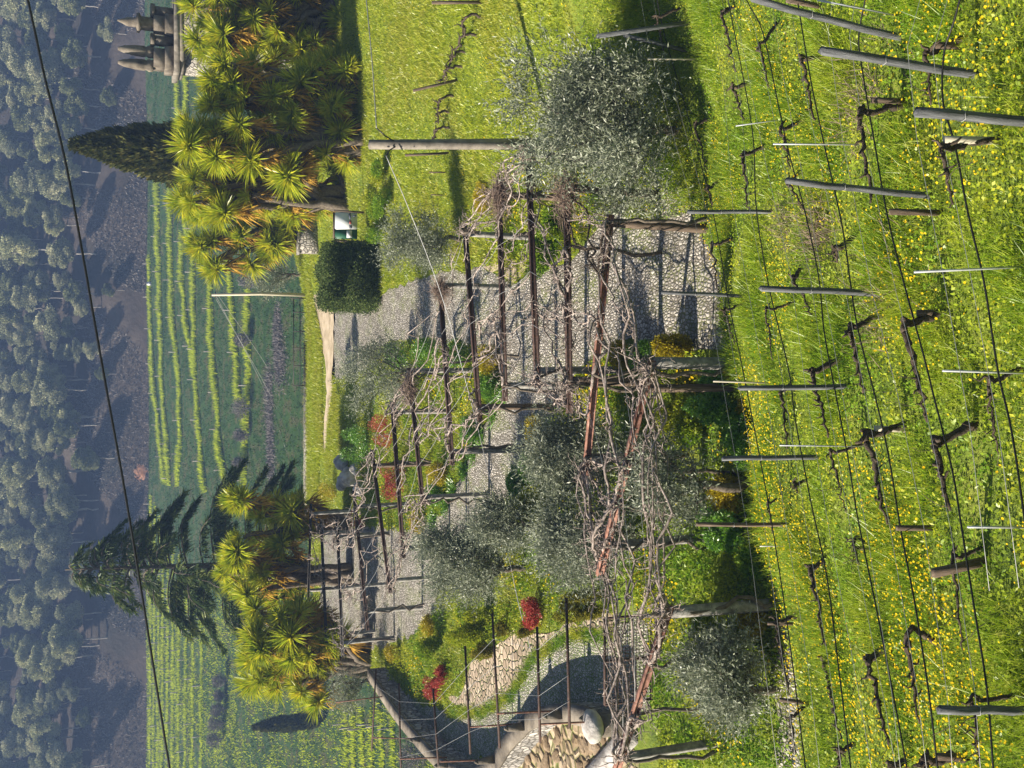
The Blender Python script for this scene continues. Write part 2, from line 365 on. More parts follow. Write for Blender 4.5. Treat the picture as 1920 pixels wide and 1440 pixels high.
M['orange_earth'] = solid('orange_earth', [(0.3, (0.14, 0.06, 0.03)), (0.7, (0.34, 0.18, 0.11))], 0.5, 0.95, 0.5, 2)
M['dirt'] = solid('sandy_dirt', [(0.3, (0.24, 0.185, 0.12)), (0.5, (0.42, 0.34, 0.235)), (0.68, (0.52, 0.43, 0.32)), (0.8, (0.22, 0.22, 0.08))], 1.2, 0.95, 0.5, 14)
M['cobble'] = cobble('cobbles', 0.085, [(0.0, (0.20, 0.18, 0.165)), (0.5, (0.36, 0.335, 0.31)), (1.0, (0.52, 0.485, 0.445))], (0.10, 0.088, 0.062), 0.15, (0.12, 0.14, 0.03), 0.55, (1.0, 0.62, 1))
M['mossy_cobble'] = cobble('mossy_cobbles', 0.08, [(0.0, (0.21, 0.195, 0.18)), (0.5, (0.34, 0.315, 0.29)), (1.0, (0.48, 0.44, 0.40))], (0.10, 0.10, 0.05), 0.14, (0.10, 0.15, 0.02), 0.46, (1.0, 0.62, 1))
M['flag'] = cobble('flagstones', 0.26, [(0.0, (0.30, 0.225, 0.16)), (0.5, (0.42, 0.33, 0.245)), (1.0, (0.54, 0.44, 0.34))], (0.16, 0.14, 0.07), 0.05, (0.12, 0.16, 0.03), 0.50)
M['masonry'] = cobble('rubble_masonry', 0.22, [(0.0, (0.17, 0.16, 0.15)), (0.5, (0.30, 0.28, 0.26)), (1.0, (0.44, 0.41, 0.37))], (0.12, 0.105, 0.085), 0.06)
M['rubble'] = cobble('rubble_ground', 0.42, [(0.0, (0.17, 0.115, 0.06)), (0.5, (0.33, 0.25, 0.16)), (1.0, (0.50, 0.41, 0.30))], (0.16, 0.12, 0.06), 0.12, (0.15, 0.17, 0.04), 0.5)
M['board_white'] = solid('board_paper', [(0.3, (0.72, 0.76, 0.80)), (0.7, (0.80, 0.83, 0.86))], 2, 0.5, 0.0)
M['board_green'] = solid('board_green', [(0.3, (0.02, 0.10, 0.06)), (0.7, (0.04, 0.15, 0.09))], 3, 0.5, 0.0)
M['board_print'] = solid('board_print', [(0.3, (0.06, 0.07, 0.12)), (0.7, (0.16, 0.17, 0.22))], 30, 0.5, 0.0)
M['board_red'] = solid('board_red', [(0.3, (0.35, 0.06, 0.05)), (0.7, (0.5, 0.16, 0.12))], 30, 0.5, 0.0)
M['orange_bar'] = solid('orange_bar', [(0.3, (0.45, 0.24, 0.05)), (0.7, (0.55, 0.33, 0.09))], 5, 0.7, 0.1)

# ------------------------------------------------------------------ object helpers
def tag(o, label=None, cat=None, group=None, kind=None):
    if label: o['label'] = label
    if cat: o['category'] = cat
    if group: o['group'] = group
    if kind: o['kind'] = kind
    return o
def empty(name, loc, label, cat, group=None):
    o = bpy.data.objects.new(name, None); C.objects.link(o); o.location = Vector([float(a) for a in loc])
    o.empty_display_size = 0.2
    return tag(o, label, cat, group)
def copy_thing(root, loc, rz=0.0, sc=1.0, label=None, group=None):
    r = root.copy(); C.objects.link(r); r.location = Vector([float(a) for a in loc]); r.rotation_euler = (0, 0, rz)
    r.scale = (sc, sc, sc) if np.isscalar(sc) else sc
    if label: r['label'] = label
    if group: r['group'] = group
    for ch in list(root.children):
        c = ch.copy(); C.objects.link(c); c.parent = r
    return r
ORD = ['first', 'second', 'third', 'fourth', 'fifth', 'sixth', 'seventh', 'eighth', 'ninth', 'tenth', 'eleventh', 'twelfth', 'thirteenth', 'fourteenth', 'fifteenth', 'sixteenth']

# ------------------------------------------------------------------ the ground
def grid(name, xs, ys, fn, mat):
    X, Y = np.meshgrid(xs, ys); Z = fn(X, Y)
    V = np.stack([X, Y, Z], -1).reshape(-1, 3); n = len(xs)
    i, j = np.meshgrid(np.arange(len(xs) - 1), np.arange(len(ys) - 1)); a = (j * n + i).ravel()
    mb = MB(); mb.add(V, np.stack([a, a + 1, a + n + 1, a + n], 1))
    o = mb.build(name, mat, smooth=True); tag(o, kind='structure'); return o
grid('ground', np.concatenate([np.arange(-45, -18, 0.6), np.arange(-18, 16, 0.17), np.arange(16, 46, 0.5)]),
     np.concatenate([np.arange(-6, 5, 0.6), np.arange(5, 24, 0.16), np.arange(24, 100, 0.3)]), H, M['turf'])
grid('valley_field', np.arange(-260, 261, 3.0), np.append(np.arange(60, 267.9, 1.5), 268.0), HV, M['shade_tinted_turf'])
grid('hillside', np.arange(-300, 301, 4.0), np.arange(268.0, 404, 2.5), HV, M['hill_soil'])

def sheet(name, px, mat, z=0.015, jit=0.12, seg=0.5):
    """A paved area: pixel outline of the photo laid on the terrace floor."""
    P = [onz(x, y, 0.0)[:2] for x, y in px]; out = []
    for a, b in zip(P, P[1:] + P[:1]):
        n = max(1, int(np.linalg.norm(b - a) / seg))
        for k in range(n):
            p = a + (b - a) * k / n
            out.append(p + (rng.normal(size=2) * jit if k else 0))
    cv, _, cf, _, _, _ = delaunay_2d_cdt([Vector((float(p[0]), float(p[1]))) for p in out], [], [list(range(len(out)))], 1, 1e-4)
    me = bpy.data.meshes.new(name); me.from_pydata([(v.x, v.y, z) for v in cv], [], cf); me.update(); me.materials.append(mat)
    o = bpy.data.objects.new(name, me); C.objects.link(o); tag(o, kind='structure')
    return np.array(out)
PATH = sheet('cobbled_path', [(622, 715), (626, 640), (626, 572), (700, 560), (770, 527), (850, 505), (905, 500), (955, 530), (1045, 500),
    (1120, 430), (1190, 360), (1270, 330), (1335, 385), (1390, 520), (1430, 640), (1440, 720), (1330, 655), (1170, 640), (1085, 690), (1060, 760), (1010, 830),
    (965, 930), (930, 985), (830, 1060), (815, 1150), (770, 1190), (720, 1215), (640, 1225), (600, 1150), (605, 1000), (690, 985),
    (770, 1000), (835, 955), (872, 880), (905, 800), (950, 735), (935, 690), (860, 660), (760, 640), (690, 690)], M['cobble'])
sheet('lower_path', [(1395, 640), (1412, 760), (1432, 900), (1445, 1100), (1462, 1470), (1580, 1470), (1560, 1100), (1500, 900), (1450, 720)], M['cobble'], 0.022)
PATH2 = sheet('curved_path', [(1215, 1150), (1150, 1180), (1075, 1175), (1000, 1215), (955, 1290), (900, 1328), (830, 1332), (775, 1310), (725, 1285),
    (735, 1330), (800, 1400), (860, 1432), (940, 1424), (1000, 1352), (1080, 1330), (1150, 1325), (1220, 1330)], M['mossy_cobble'], 0.019)
FLAG = sheet('flagstone_path', [(838, 1318), (868, 1296), (885, 1240), (950, 1200), (1000, 1188), (1060, 1168), (1150, 1150), (1150, 1190), (1075, 1188),
    (1002, 1230), (962, 1300), (905, 1334)], M['flag'], 0.026)
TRACK = sheet('dirt_track', [(576, 470), (590, 540), (612, 575), (627, 580), (628, 700), (612, 850), (607, 850), (612, 700), (600, 620), (583, 540), (570, 470)], M['dirt'], 0.015, 0.25)
sheet('dirt_verge', [(905, 500), (925, 480), (955, 485), (1000, 505), (960, 532)], M['dirt'], 0.012, 0.1)
RUB = sheet('rubble_ground', [(915, 1440), (985, 1362), (1040, 1340), (1145, 1345), (1200, 1420), (1180, 1560), (930, 1560)], M['rubble'], 0.012, 0.05)

def inside(P, poly):
    x, y = P[:, 0], P[:, 1]; c = np.zeros(len(P), bool); n = len(poly)
    for i in range(n):
        x1, y1 = poly[i][:2]; x2, y2 = poly[i - 1][:2]
        hit = ((y1 > y) != (y2 > y)) & (x < (x2 - x1) * (y - y1) / (y2 - y1 + 1e-12) + x1)
        c ^= hit
    return c
def zone(px): return np.array([onz(x, y)[:2] for x, y in px])
def scatter(poly, n):
    lo, hi = poly.min(0), poly.max(0)
    A = rng.uniform(lo, hi, (int(n), 2)); return A[inside(A, poly)]
def patchy(P, s, seed=0):
    """Smooth 0..1 field for clumping scatter."""
    x, y = P[:, 0] / s + seed, P[:, 1] / s - seed * 1.7
    v = np.sin(x * 1.3 + 1.1 * np.sin(y * 0.9)) + np.sin(y * 1.7 + 1.3 * np.sin(x * 1.1 + 2)) + 0.7 * np.sin(2.9 * x - 2.3 * y)
    return np.clip(0.5 + v / 4.4, 0, 1)
def onH(P): return np.column_stack([P, H(P[:, 0], P[:, 1])])

# --- vineyard grass and flowers
def fore_points(n):
    Y = np.sqrt(rng.uniform(5.8 ** 2, 23.5 ** 2, n)); X = rng.uniform(-1, 1, n) * (0.46 * Y + 2.8)
    # denser near the camera
    yb = np.where(X < 4, 20.3 + 0.69 * (X - 4) + 0.18 * np.sin(X * 1.7) + 0.12 * np.sin(X * 4.1 + 1), 23.5)
    k = (Y < yb + 0.05) & (rng.uniform(size=n) < np.clip(10.5 / Y, 0.25, 1)); return np.stack([X, Y], 1)[k]
P = fore_points(520000); pt = patchy(P, 0.8); keep = rng.uniform(size=len(P)) < 0.22 + 0.78 * pt
P = P[keep]; pt = pt[keep]
mb = MB(); G = onH(P); G[:, 2] -= 0.02
mb.grass(G, (0.05 + 0.30 * pt ** 1.5) * rng.uniform(0.4, 1.3, len(P)), 0.006 + 0.0008 * P[:, 1], 0.5)
tag(mb.build('grass', M['grass']), 'long yellow-green grass and weeds covering the vineyard slope', 'grass', kind='stuff')
# broad low leaves between the blades
P = fore_points(140000); mb = MB(); G = onH(P); G[:, 2] += rng.uniform(0, 0.12, len(P))
D = unit(rng.normal(size=(len(P), 3)) * [1, 1, 0.5]); mb.leaves(G, D, rng.uniform(0.03, 0.07, len(P)), rng.uniform(0.02, 0.045, len(P)), np.array([0, 0, 1.0]) + rng.normal(size=(len(P), 3)) * 0.5)
tag(mb.build('clover_leaves', M['cover']), 'small clover-like leaves low in the vineyard grass', 'ground cover', kind='stuff')
def flowers(P, lift, size, name, mat, label):
    n = len(P); Cn = onH(P); Cn[:, 2] += lift * rng.uniform(0.6, 1.2, n)
    mb = MB(); th = np.arange(5) * 2 * math.pi / 5
    r = size * rng.uniform(0.6, 1.2, n)
    ring = np.stack([np.cos(th), np.sin(th), np.full(5, 0.45)], -1)[None] * r[:, None, None]
    tilt = rng.normal(size=(n, 1, 2)) * 0.3
    ring[:, :, 2] += (ring[:, :, :2] * tilt).sum(-1)
    V = np.concatenate([Cn[:, None, :], Cn[:, None, :] + ring], 1).reshape(-1, 3)
    o = np.arange(n)[:, None] * 6
    for k in range(5):
        F = np.concatenate([o, o + 1 + k, o + 1 + (k + 1) % 5], 1)
        if k == 0: mb.add(V, F); base = mb.n - len(V)
        else: mb.F.append(F + base)
    return tag(mb.build(name, mat), label, 'flowers', kind='stuff')
P = fore_points(150000); dens = patchy(P, 1.5, 3.0); wx = np.clip(0.60 - P[:, 0] * 0.07, 0.22, 1.0)
P = P[rng.uniform(size=len(P)) < np.clip(dens * 2.4 - 0.95, 0.04, 1) * wx * 0.65]
flowers(P, 0.19, 0.0145, 'yellow_flowers', M['yellow'], 'bright yellow flowers dotted through the vineyard grass')
P = fore_points(9000); dens = patchy(P, 1.1, 9.0); P = P[dens > 0.93]
flowers(P, 0.2, 0.009, 'white_flowers', M['white_petal'], 'tiny cream flowers sprinkled in the vineyard grass')

# --- lawn to the right of the pergola, verges and planting beds
LAWN = zone([(575, -120), (1290, -120), (1290, 60), (1300, 300), (1190, 350), (1110, 430), (1030, 500), (950, 480), (900, 492), (840, 500), (720, 545), (705, 470), (690, 330), (640, 180), (600, 60)])
P = scatter(LAWN, 420000); P = P[rng.uniform(size=len(P)) < np.clip(26 / P[:, 1], 0.3, 1)]
mb = MB(); G = onH(P); G[:, 2] -= 0.01; pt = patchy(P, 1.2, 5)
mb.grass(G, (0.04 + 0.14 * pt) * rng.uniform(0.4, 1.4, len(P)), 0.016 + 0.0004 * P[:, 1], 0.7)
tag(mb.build('lawn_grass', M['lawn']), 'short sunlit yellow-green grass of the lawn right of the pergola', 'grass', kind='stuff')
P = scatter(LAWN, 5200); P = P[rng.uniform(size=len(P)) < patchy(P, 2.0, 2)]
flowers(P, 0.1, 0.026, 'lawn_flowers', M['yellow'], 'small yellow flowers dotted over the lawn')
LEDGE = zone([(571, 470), (572, 600), (573, 800), (575, 960), (600, 960), (600, 860), (660, 860), (640, 740), (628, 700), (612, 850), (607, 840), (606, 640), (590, 560), (580, 480)])
LEDGE2 = zone([(606, 480), (626, 560), (690, 558), (720, 540), (715, 450), (640, 440)])
mb = MB()
for Z, n in ((LEDGE, 60000), (LEDGE2, 14000)):
    P = scatter(Z, n); mb.grass(onH(P), rng.uniform(0.1, 0.35, len(P)), 0.05, 0.5)
tag(mb.build('verge_grass', M['lawn']), 'yellow-green grass verge along the dirt track at the terrace edge', 'grass', kind='stuff')
P = np.stack([rng.uniform(-17, 22, 300000), rng.uniform(24, 73, 300000)], 1)
P = P[(np.abs(P[:, 0]) < P[:, 1] * .42 + 2) & ~inside(P, PATH) & ~inside(P, PATH2) & ~inside(P, FLAG) & ~inside(P, TRACK) & ~inside(P, RUB)]; G = onH(P); k = G[:, 2] > -.3; P = P[k]; G = G[k]; pt = patchy(P, 1.7, 12)
mb = MB(); mb.grass(G, (.05 + .16 * pt) * rng.uniform(.5, 1.4, len(P)), .045, .7)
tag(mb.build('garden_grass', M['lawn']), 'rough grass between the garden beds of the terrace', 'grass', kind='stuff')
BEDS = [zone(z) for z in (
    [(745, 1225), (800, 1165), (850, 1130), (960, 1130), (1010, 1120), (1060, 1100), (1150, 1110), (1150, 1150), (1060, 1165), (1000, 1185), (950, 1198), (885, 1238), (868, 1292), (830, 1320), (770, 1300), (735, 1260)],
    [(725, 640), (800, 632), (930, 650), (945, 735), (905, 800), (872, 880), (835, 955), (770, 1000), (690, 985), (670, 860), (690, 760), (690, 690)],
    [(960, 930), (1010, 830), (1060, 760), (1110, 690), (1200, 660), (1330, 660), (1430, 730), (1440, 900), (1470, 1100), (1490, 1440), (1240, 1440), (1230, 1330), (1225, 1150), (1100, 1100), (985, 1110), (900, 1060), (935, 985)],
    [(900, 497), (1040, 500), (1120, 425), (1190, 350), (1180, 300), (1000, 300), (940, 400)])]
mb = MB(); mf = []
for Z, n in zip(BEDS, (60000, 60000, 130000, 26000)):
    P = scatter(Z, n); pt = patchy(P, 0.9, 1); k = rng.uniform(size=len(P)) < 0.3 + 0.7 * pt; P = P[k]; pt = pt[k]
    G = onH(P); G[:, 2] += rng.uniform(0, 1, len(P)) * (0.05 + 0.4 * pt ** 2)
    D = unit(rng.normal(size=(len(P), 3)) + [0, 0, 0.9]); mb.leaves(G, D, rng.uniform(0.06, 0.15, len(P)), rng.uniform(0.03, 0.06, len(P)))
    Q = P[(patchy(P, 1.4, 6) > 0.66) & (rng.uniform(size=len(P)) < 0.09)]; mf.append(Q)
tag(mb.build('ground_cover', M['cover']), 'leafy green undergrowth filling the garden beds around the pergola', 'ground cover', kind='stuff')
flowers(np.concatenate(mf), 0.36, 0.032, 'bed_flowers', M['yellow'], 'yellow flowers in the leafy beds around the pergola')
# weeds along the curved path edge
mb = MB()
for a, b in (((1150, 1192), (1075, 1190)), ((1075, 1190), (1002, 1232)), ((1002, 1232), (962, 1302)), ((962, 1302), (905, 1336)), ((905, 1336), (840, 1336))):
    A, B = onz(*a), onz(*b); n = int(np.linalg.norm(B - A) * 420)
    t = rng.uniform(size=(n, 1)); P = A + (B - A) * t + rng.normal(size=(n, 3)) * [0.11, 0.14, 0]
    P[:, 2] = 0.0; mb.grass(P, rng.uniform(0.05, 0.2, n), 0.03, 0.7)
tag(mb.build('path_weeds', M['cover']), 'green weeds growing along the flagstone edge of the curved path', 'weeds', kind='stuff')

# ------------------------------------------------------------------ vineyard: posts, hoses, vines
HOSES = [
    [(1226, -60), (1232, 0), (1250, 80), (1285, 200), (1335, 390), (1365, 560), (1390, 680), (1425, 860), (1450, 1000), (1480, 1200), (1510, 1440), (1518, 1500)],
    [(1355, -60), (1365, 0), (1400, 180), (1413, 270), (1418, 390), (1440, 530), (1478, 690), (1490, 780), (1518, 930), (1550, 1080), (1572, 1250), (1595, 1440), (1602, 1500)],
    [(1380, -60), (1400, 0), (1430, 60), (1460, 200), (1480, 290), (1510, 400), (1535, 520), (1545, 620), (1567, 740), (1590, 860), (1608, 970), (1645, 1150), (1680, 1330), (1702, 1450), (1710, 1500)],
    [(1485, -60), (1495, 0), (1520, 150), (1545, 270), (1580, 430), (1605, 600), (1640, 740), (1665, 850), (1690, 1000), (1715, 1130), (1740, 1290), (1758, 1440), (1765, 1500)],
    [(1632, -60), (1622, 0), (1610, 70), (1618, 140), (1640, 270), (1665, 410), (1700, 550), (1730, 660), (1750, 740), (1785, 880), (1803, 990), (1825, 1130), (1850, 1290), (1862, 1440), (1866, 1500)],
    [(1815, -60), (1790, 35), (1770, 100), (1768, 190), (1790, 270), (1815, 400), (1845, 530), (1870, 690), (1895, 800), (1915, 930), (1935, 1100), (1945, 1300)],
]
ROWN = ['row along the path', 'second row up from the path', 'third row up from the path', 'fourth row up from the path', 'fifth row up from the path', 'row nearest the camera']
for k, hs in enumerate(HOSES):
    pts = [gnd(x, y, 0.48) for x, y in hs]
    mb = MB(); mb.tube(curve(pts, 90), 0.0105, 5)
    tag(mb.build('irrigation_hose', M['hose'], smooth=True), 'black drip hose sagging along the vine ' + ROWN[k], 'hose', 'black irrigation hoses along the vine rows')
    mb = MB()
    for off in (0.95, 0.62):
        w = [gnd(x - 26 * off, y, 0) for x, y in hs[::3]]
        w = [np.array([p[0], p[1], float(H(p[0], p[1])) + off]) for p in pts[::2]]
        mb.tube(np.array(w), 0.0028, 4)
    tag(mb.build('trellis_wire', M['wire']), 'thin grey trellis wires strung above the vine ' + ROWN[k], 'wire', 'grey trellis wires along the vine rows')

def foot_of(bx, by): return gnd(bx, by)
POSTS = [  # top, base, width, depth, material, label
    ((1408, -2), (1690, 72), 0.13, 'grey_wood', 'thick weathered post leaning at the upper right corner of the vineyard'),
    ((1540, 95), (1832, 140), 0.13, 'grey_wood', 'thick grey post leaning outwards, second from the right edge in the near vineyard'),
    ((1718, 210), (1935, 229), 0.135, 'grey_wood', 'thickest grey post nearest the camera at the lower right'),
    ((1475, 340), (1745, 366), 0.105, 'grey_wood', 'grey square post with a vine head hooked on its top in the third row'),
    ((1428, 540), (1660, 552), 0.105, 'grey_wood', 'grey post beside the patch of dry straw in mid vineyard'),
    ((1290, 398), (1447, 396), 0.10, 'grey_wood', 'grey post at the path edge just below the big olive'),
    ((1240, 548), (1402, 556), 0.095, 'grey_wood', 'grey post standing against the cobbled path'),
    ((1385, 727), (1592, 725), 0.10, 'grey_wood', 'slim grey post beside the pale stake and golden shrub'),
    ((1355, 858), (1537, 858), 0.105, 'grey_wood', 'grey post in front of the dark olive limbs'),
    ((1305, 983), (1484, 985), 0.10, 'brown_wood', 'brown post at the brow left of the golden topiary'),
    ((1760, 1332), (1945, 1332), 0.12, 'grey_wood', 'thick grey post alone at the lower left'),
]
for (t, b, w, m, lab) in POSTS:
    B = gnd(*b); T = atY(t[0], t[1], B[1] + 0.02)
    mb = MB(); n = 5
    for _ in range(1):
        w *= .52; c, s = math.cos(0.72), math.sin(0.72); V = []; Fc = []
        for i in range(n):
            f = i / (n - 1); ctr = B + (T - B) * f - (np.array([0, 0, 0.25]) if i == 0 else 0)
            ctr = ctr + np.array([rng.normal() * 0.006, rng.normal() * 0.006, 0])
            for a, e in ((-1, -1), (1, -1), (1, 1), (-1, 1)):
                a2, e2 = a * w / 2 * (1 - 0.06 * f), e * w / 2 * (1 - 0.06 * f)
                z = rng.normal() * 0.012 if i == n - 1 else 0
                V.append(ctr + np.array([a2 * c - e2 * s, a2 * s + e2 * c, z]))
        for i in range(n - 1):
            for k in range(4): Fc.append((4 * i + k, 4 * i + (k + 1) % 4, 4 * i + 4 + (k + 1) % 4, 4 * i + 4 + k))
        Fc.append((4 * n - 4, 4 * n - 3, 4 * n - 2, 4 * n - 1)); mb.add(V, Fc)
    r = empty('vineyard_post', B, lab, 'post', 'weathered posts of the vineyard')
    mb.build('shaft', M[m], r)
    mw = MB()                                     # twists of wire stapled round the post
    for f in (0.62,):
        p = B + (T - B) * f; a = np.linspace(0, 2 * math.pi, 9)
        mw.tube(np.stack([p[0] + w * 0.74 * np.cos(a), p[1] + w * 0.74 * np.sin(a), p[2] + 0.01 * np.sin(3 * a)], 1), 0.004, 4)
    mw.build('wire_tie', M['wire'], r)
STAKES = [
    ((1120, 68), (1292, 42), 0.085, 0.085, 'grey_wood', 'grey end post tilted beside the big olive crown'),
    ((1170, 66), (1287, 95), 0.07, 0.07, 'grey_wood', 'short grey strut bracing the tilted end post by the olive'),
    ((1215, 111), (1306, 111), 0.035, 0.035, 'pale_wood', 'pale thin stake in front of the big olive'),
    ((1338, 715), (1447, 718), 0.03, 0.03, 'pale_wood', 'pale thin stake near the golden shrub by the path'),
    ((1752, 86), (1803, 86), 0.075, 0.03, 'brown_wood', 'short brown board stake under the hooked vine at far right'),
    ((1635, 188), (1700, 190), 0.065, 0.03, 'brown_wood', 'short dark board stake behind the long vine trunk'),
    ((1770, 262), (1874, 264), 0.07, 0.03, 'pale_wood', 'short pale board stake next to the arched near vine'),
    ((1668, 397), (1767, 399), 0.065, 0.03, 'brown_wood', 'short brown board stake in open grass below the third-row post'),
    ((1640, 803), (1703, 806), 0.07, 0.03, 'pale_wood', 'short board stake under the thick bent vine at mid slope'),
    ((1682, 990), (1752, 990), 0.06, 0.04, 'brown_wood', 'short brown stake in the flowers left of mid slope'),
    ((1750, 1075), (1850, 1052), 0.085, 0.06, 'brown_wood', 'stubby brown stake leaning over in thick yellow flowers'),
    ((1463, 1312), (1516, 1318), 0.06, 0.04, 'brown_wood', 'short tilted brown stake near the lower olive'),
    ((1600, 1027), (1638, 1029), 0.05, 0.03, 'brown_wood', 'tiny brown stub stake among the yellow flowers'),
    ((1720, 587), (1770, 586), 0.07, 0.03, 'brown_wood', 'short brown stake supporting the long bent vine near centre'),
    ((1758, 1419), (1815, 1419), 0.07, 0.04, 'brown_wood', 'short brown stake under the cut vine stump at lower left'),
    ((1440, 1169), (1498, 1170), 0.05, 0.03, 'brown_wood', 'short brown stake at the brow beside the gate-side vine'),
    ((1380, 236), (1466, 224), 0.018, 0.018, 'stake', 'thin tilted galvanised rod in the second vine row'),
    ((1450, 270), (1617, 271), 0.018, 0.018, 'stake', 'long thin galvanised rod upright in the third vine row'),
    ((1533, 0), (1687, 30), 0.018, 0.018, 'stake', 'thin galvanised rod leaning at the top right corner'),
    ((1715, 510), (1925, 500), 0.02, 0.02, 'stake', 'long galvanised rod near the bottom centre'),
    ((1768, 695), (1935, 700), 0.02, 0.02, 'stake', 'galvanised rod by the thin vine at the bottom edge'),
    ((1462, 835), (1627, 837), 0.016, 0.016, 'stake', 'thin galvanised rod left of the grey post before the olive'),
    ((1815, 988), (1935, 989), 0.02, 0.02, 'stake', 'galvanised rod cut by the bottom edge in dense flowers'),
    ((1425, 1024), (1478, 1024), 0.016, 0.016, 'stake', 'short galvanised rod at the brow below the pergola'),
    ((1475, 0), (1545, 13), 0.07, 0.04, 'brown_wood', 'short dark stake beside the thick corner post'),
]
for (t, b, w, d, m, lab) in STAKES:
    B = gnd(*b); T = atY(t[0], t[1], B[1] + 0.01); mb = MB()
    mb.bar(B - (T - B) * 0.12, T, w, d)
    g = 'galvanised rods in the vine rows' if m == 'stake' else 'wooden stakes in the vine rows'
    tag(mb.build('metal_rod' if m == 'stake' else 'wooden_stake', M[m]), lab, 'rod' if m == 'stake' else 'stake', g)

VINES = [  # base, head, end of the arm, trunk radius, row
    ((1277, 12), (1233, 30), (1245, 95), .030, 0), ((1332, 221), (1303, 229), (1325, 317), .030, 0), ((1362, 329), (1328, 350), (1337, 385), .028, 0),
    ((1378, 448), (1335, 454), (1348, 558), .030, 0), ((1403, 565), (1358, 577), (1378, 646), .022, 0), ((1499, 1150), (1457, 1161), (1478, 1294), .034, 0),
    ((1514, 1318), (1484, 1340), (1491, 1415), .024, 0), ((1467, 930), (1440, 938), (1448, 1000), .018, 0),
    ((1378, 12), (1353, 20), (1380, 135), .034, 1), ((1412, 150), (1374, 160), (1395, 225), .034, 1), ((1437, 273), (1395, 285), (1403, 400), .032, 1),
    ((1495, 567), (1437, 575), (1449, 675), .020, 1), ((1487, 715), (1466, 729), (1476, 842), .030, 1), ((1520, 896), (1489, 902), (1497, 925), .024, 1),
    ((1549, 1048), (1520, 1061), (1549, 1211), .038, 1), ((1566, 1223), (1545, 1236), (1578, 1386), .034, 1), ((1605, 1392), (1574, 1402), (1576, 1450), .030, 1),
    ((1462, 38), (1424, 80), (1443, 165), .026, 2), ((1508, 223), (1464, 238), (1482, 317), .028, 2), ((1503, 319), (1474, 338), (1510, 396), .024, 2),
    ((1508, 494), (1487, 517), (1522, 590), .030, 2), ((1580, 670), (1524, 692), (1553, 820), .036, 2), ((1620, 833), (1557, 842), (1587, 962), .020, 2),
    ((1638, 1030), (1601, 1018), (1612, 1060), .020, 2), ((1662, 1211), (1628, 1228), (1666, 1398), .038, 2), ((1712, 1415), (1671, 1432), (1680, 1480), .034, 2),
    ((1555, 102), (1503, 104), (1528, 225), .032, 3), ((1620, 429), (1568, 462), (1570, 492), .036, 3), ((1653, 590), (1595, 608), (1618, 737), .034, 3),
    ((1703, 796), (1624, 808), (1664, 983), .040, 3), ((1762, 1209), (1701, 1190), (1724, 1357), .030, 3), ((1812, 1415), (1735, 1419), (1745, 1480), .042, 3),
    ((1697, 194), (1614, 204), (1632, 380), .034, 4), ((1770, 585), (1695, 600), (1739, 792), .040, 4), ((1832, 794), (1753, 821), (1782, 958), .042, 4),
    ((1845, 1027), (1787, 1036), (1805, 1219), .020, 4), ((1922, 1302), (1824, 1302), (1837, 1432), .020, 4),
    ((1803, 71), (1737, 92), (1745, 196), .026, 5), ((1874, 258), (1766, 271), (1787, 383), .026, 5), ((1918, 690), (1855, 706), (1872, 850), .020, 5), 
]
HOW = {0: 'along the path', 1: 'in the second row', 2: 'in the third row', 3: 'in the fourth row', 4: 'in the fifth row', 5: 'in the nearest row'}
cnt = {}
for (b, h, e, r, row) in VINES:
    B = gnd(*b); Tp = atY(h[0], h[1], B[1] + 0.03); hh = max(0.2, Tp[2] - float(H(B[0], B[1])))
    E = gnd(e[0], e[1], hh * 0.92)
    k = cnt.get(row, 0); cnt[row] = k + 1
    thick = 'thick gnarled' if r >= .034 else ('slender dark' if r < .024 else 'dark bare')
    root = empty('grapevine', B, '%s vine %s, %s from the right' % (thick, HOW[row], ORD[k]), 'vine', 'bare old vines trained along the hoses')
    side = np.array([0.10 if h[1] < b[1] else -0.06, 0, 0])
    mid1 = B + (Tp - B) * 0.45 + side * 0.4; mid2 = B + (Tp - B) * 0.85 + side
    lineT = gnarl([B - [0, 0, .12], B, mid1, mid2, Tp, Tp + (E - Tp) * 0.12 + [0, 0, .03]], 0.05, 4)
    rr = np.linspace(r * 1.25, r * 0.95, len(lineT)) * rng.uniform(0.86, 1.16, len(lineT))
    mb = MB(); mb.tube(lineT, rr, 7)
    for _ in range(2):                       # old stubs on the head
        s0 = lineT[-R.randint(2, 7)]; d = unit(rng.normal(size=3) + [0.3, 0, .6]); mb.tube(gnarl([s0, s0 + d * R.uniform(.08, .17)], .12, 3), np.linspace(r * .8, r * .35, 4), 6)
    mb.build('trunk', M['vine_bark'], root, True)
    arm = gnarl([lineT[-1], lineT[-1] + (E - lineT[-1]) * .33 + [0, 0, -.02], lineT[-1] + (E - lineT[-1]) * .66, E], 0.055, 5)
    ra = np.linspace(r * 0.85, r * 0.38, len(arm)) * rng.uniform(0.8, 1.25, len(arm))
    mb = MB(); mb.tube(arm, ra, 6)
    for i in range(2, len(arm), 2):
        d = unit(np.array([rng.normal() * .5, rng.normal() * .5, R.choice([1, 1, 1, -.4])]))
        L = R.uniform(.05, .13); q = arm[i] + d * L
        mb.tube(gnarl([arm[i], q], .15, 3), np.linspace(ra[i] * .75, ra[i] * .35, 4), 5)
        if R.random() < .35: mb.tube(gnarl([q, q + unit(d + rng.normal(size=3) * .5) * R.uniform(.15, .4)], .08, 3), .0035, 4)
    mb.build('cordon', M['vine_bark'], root, True)
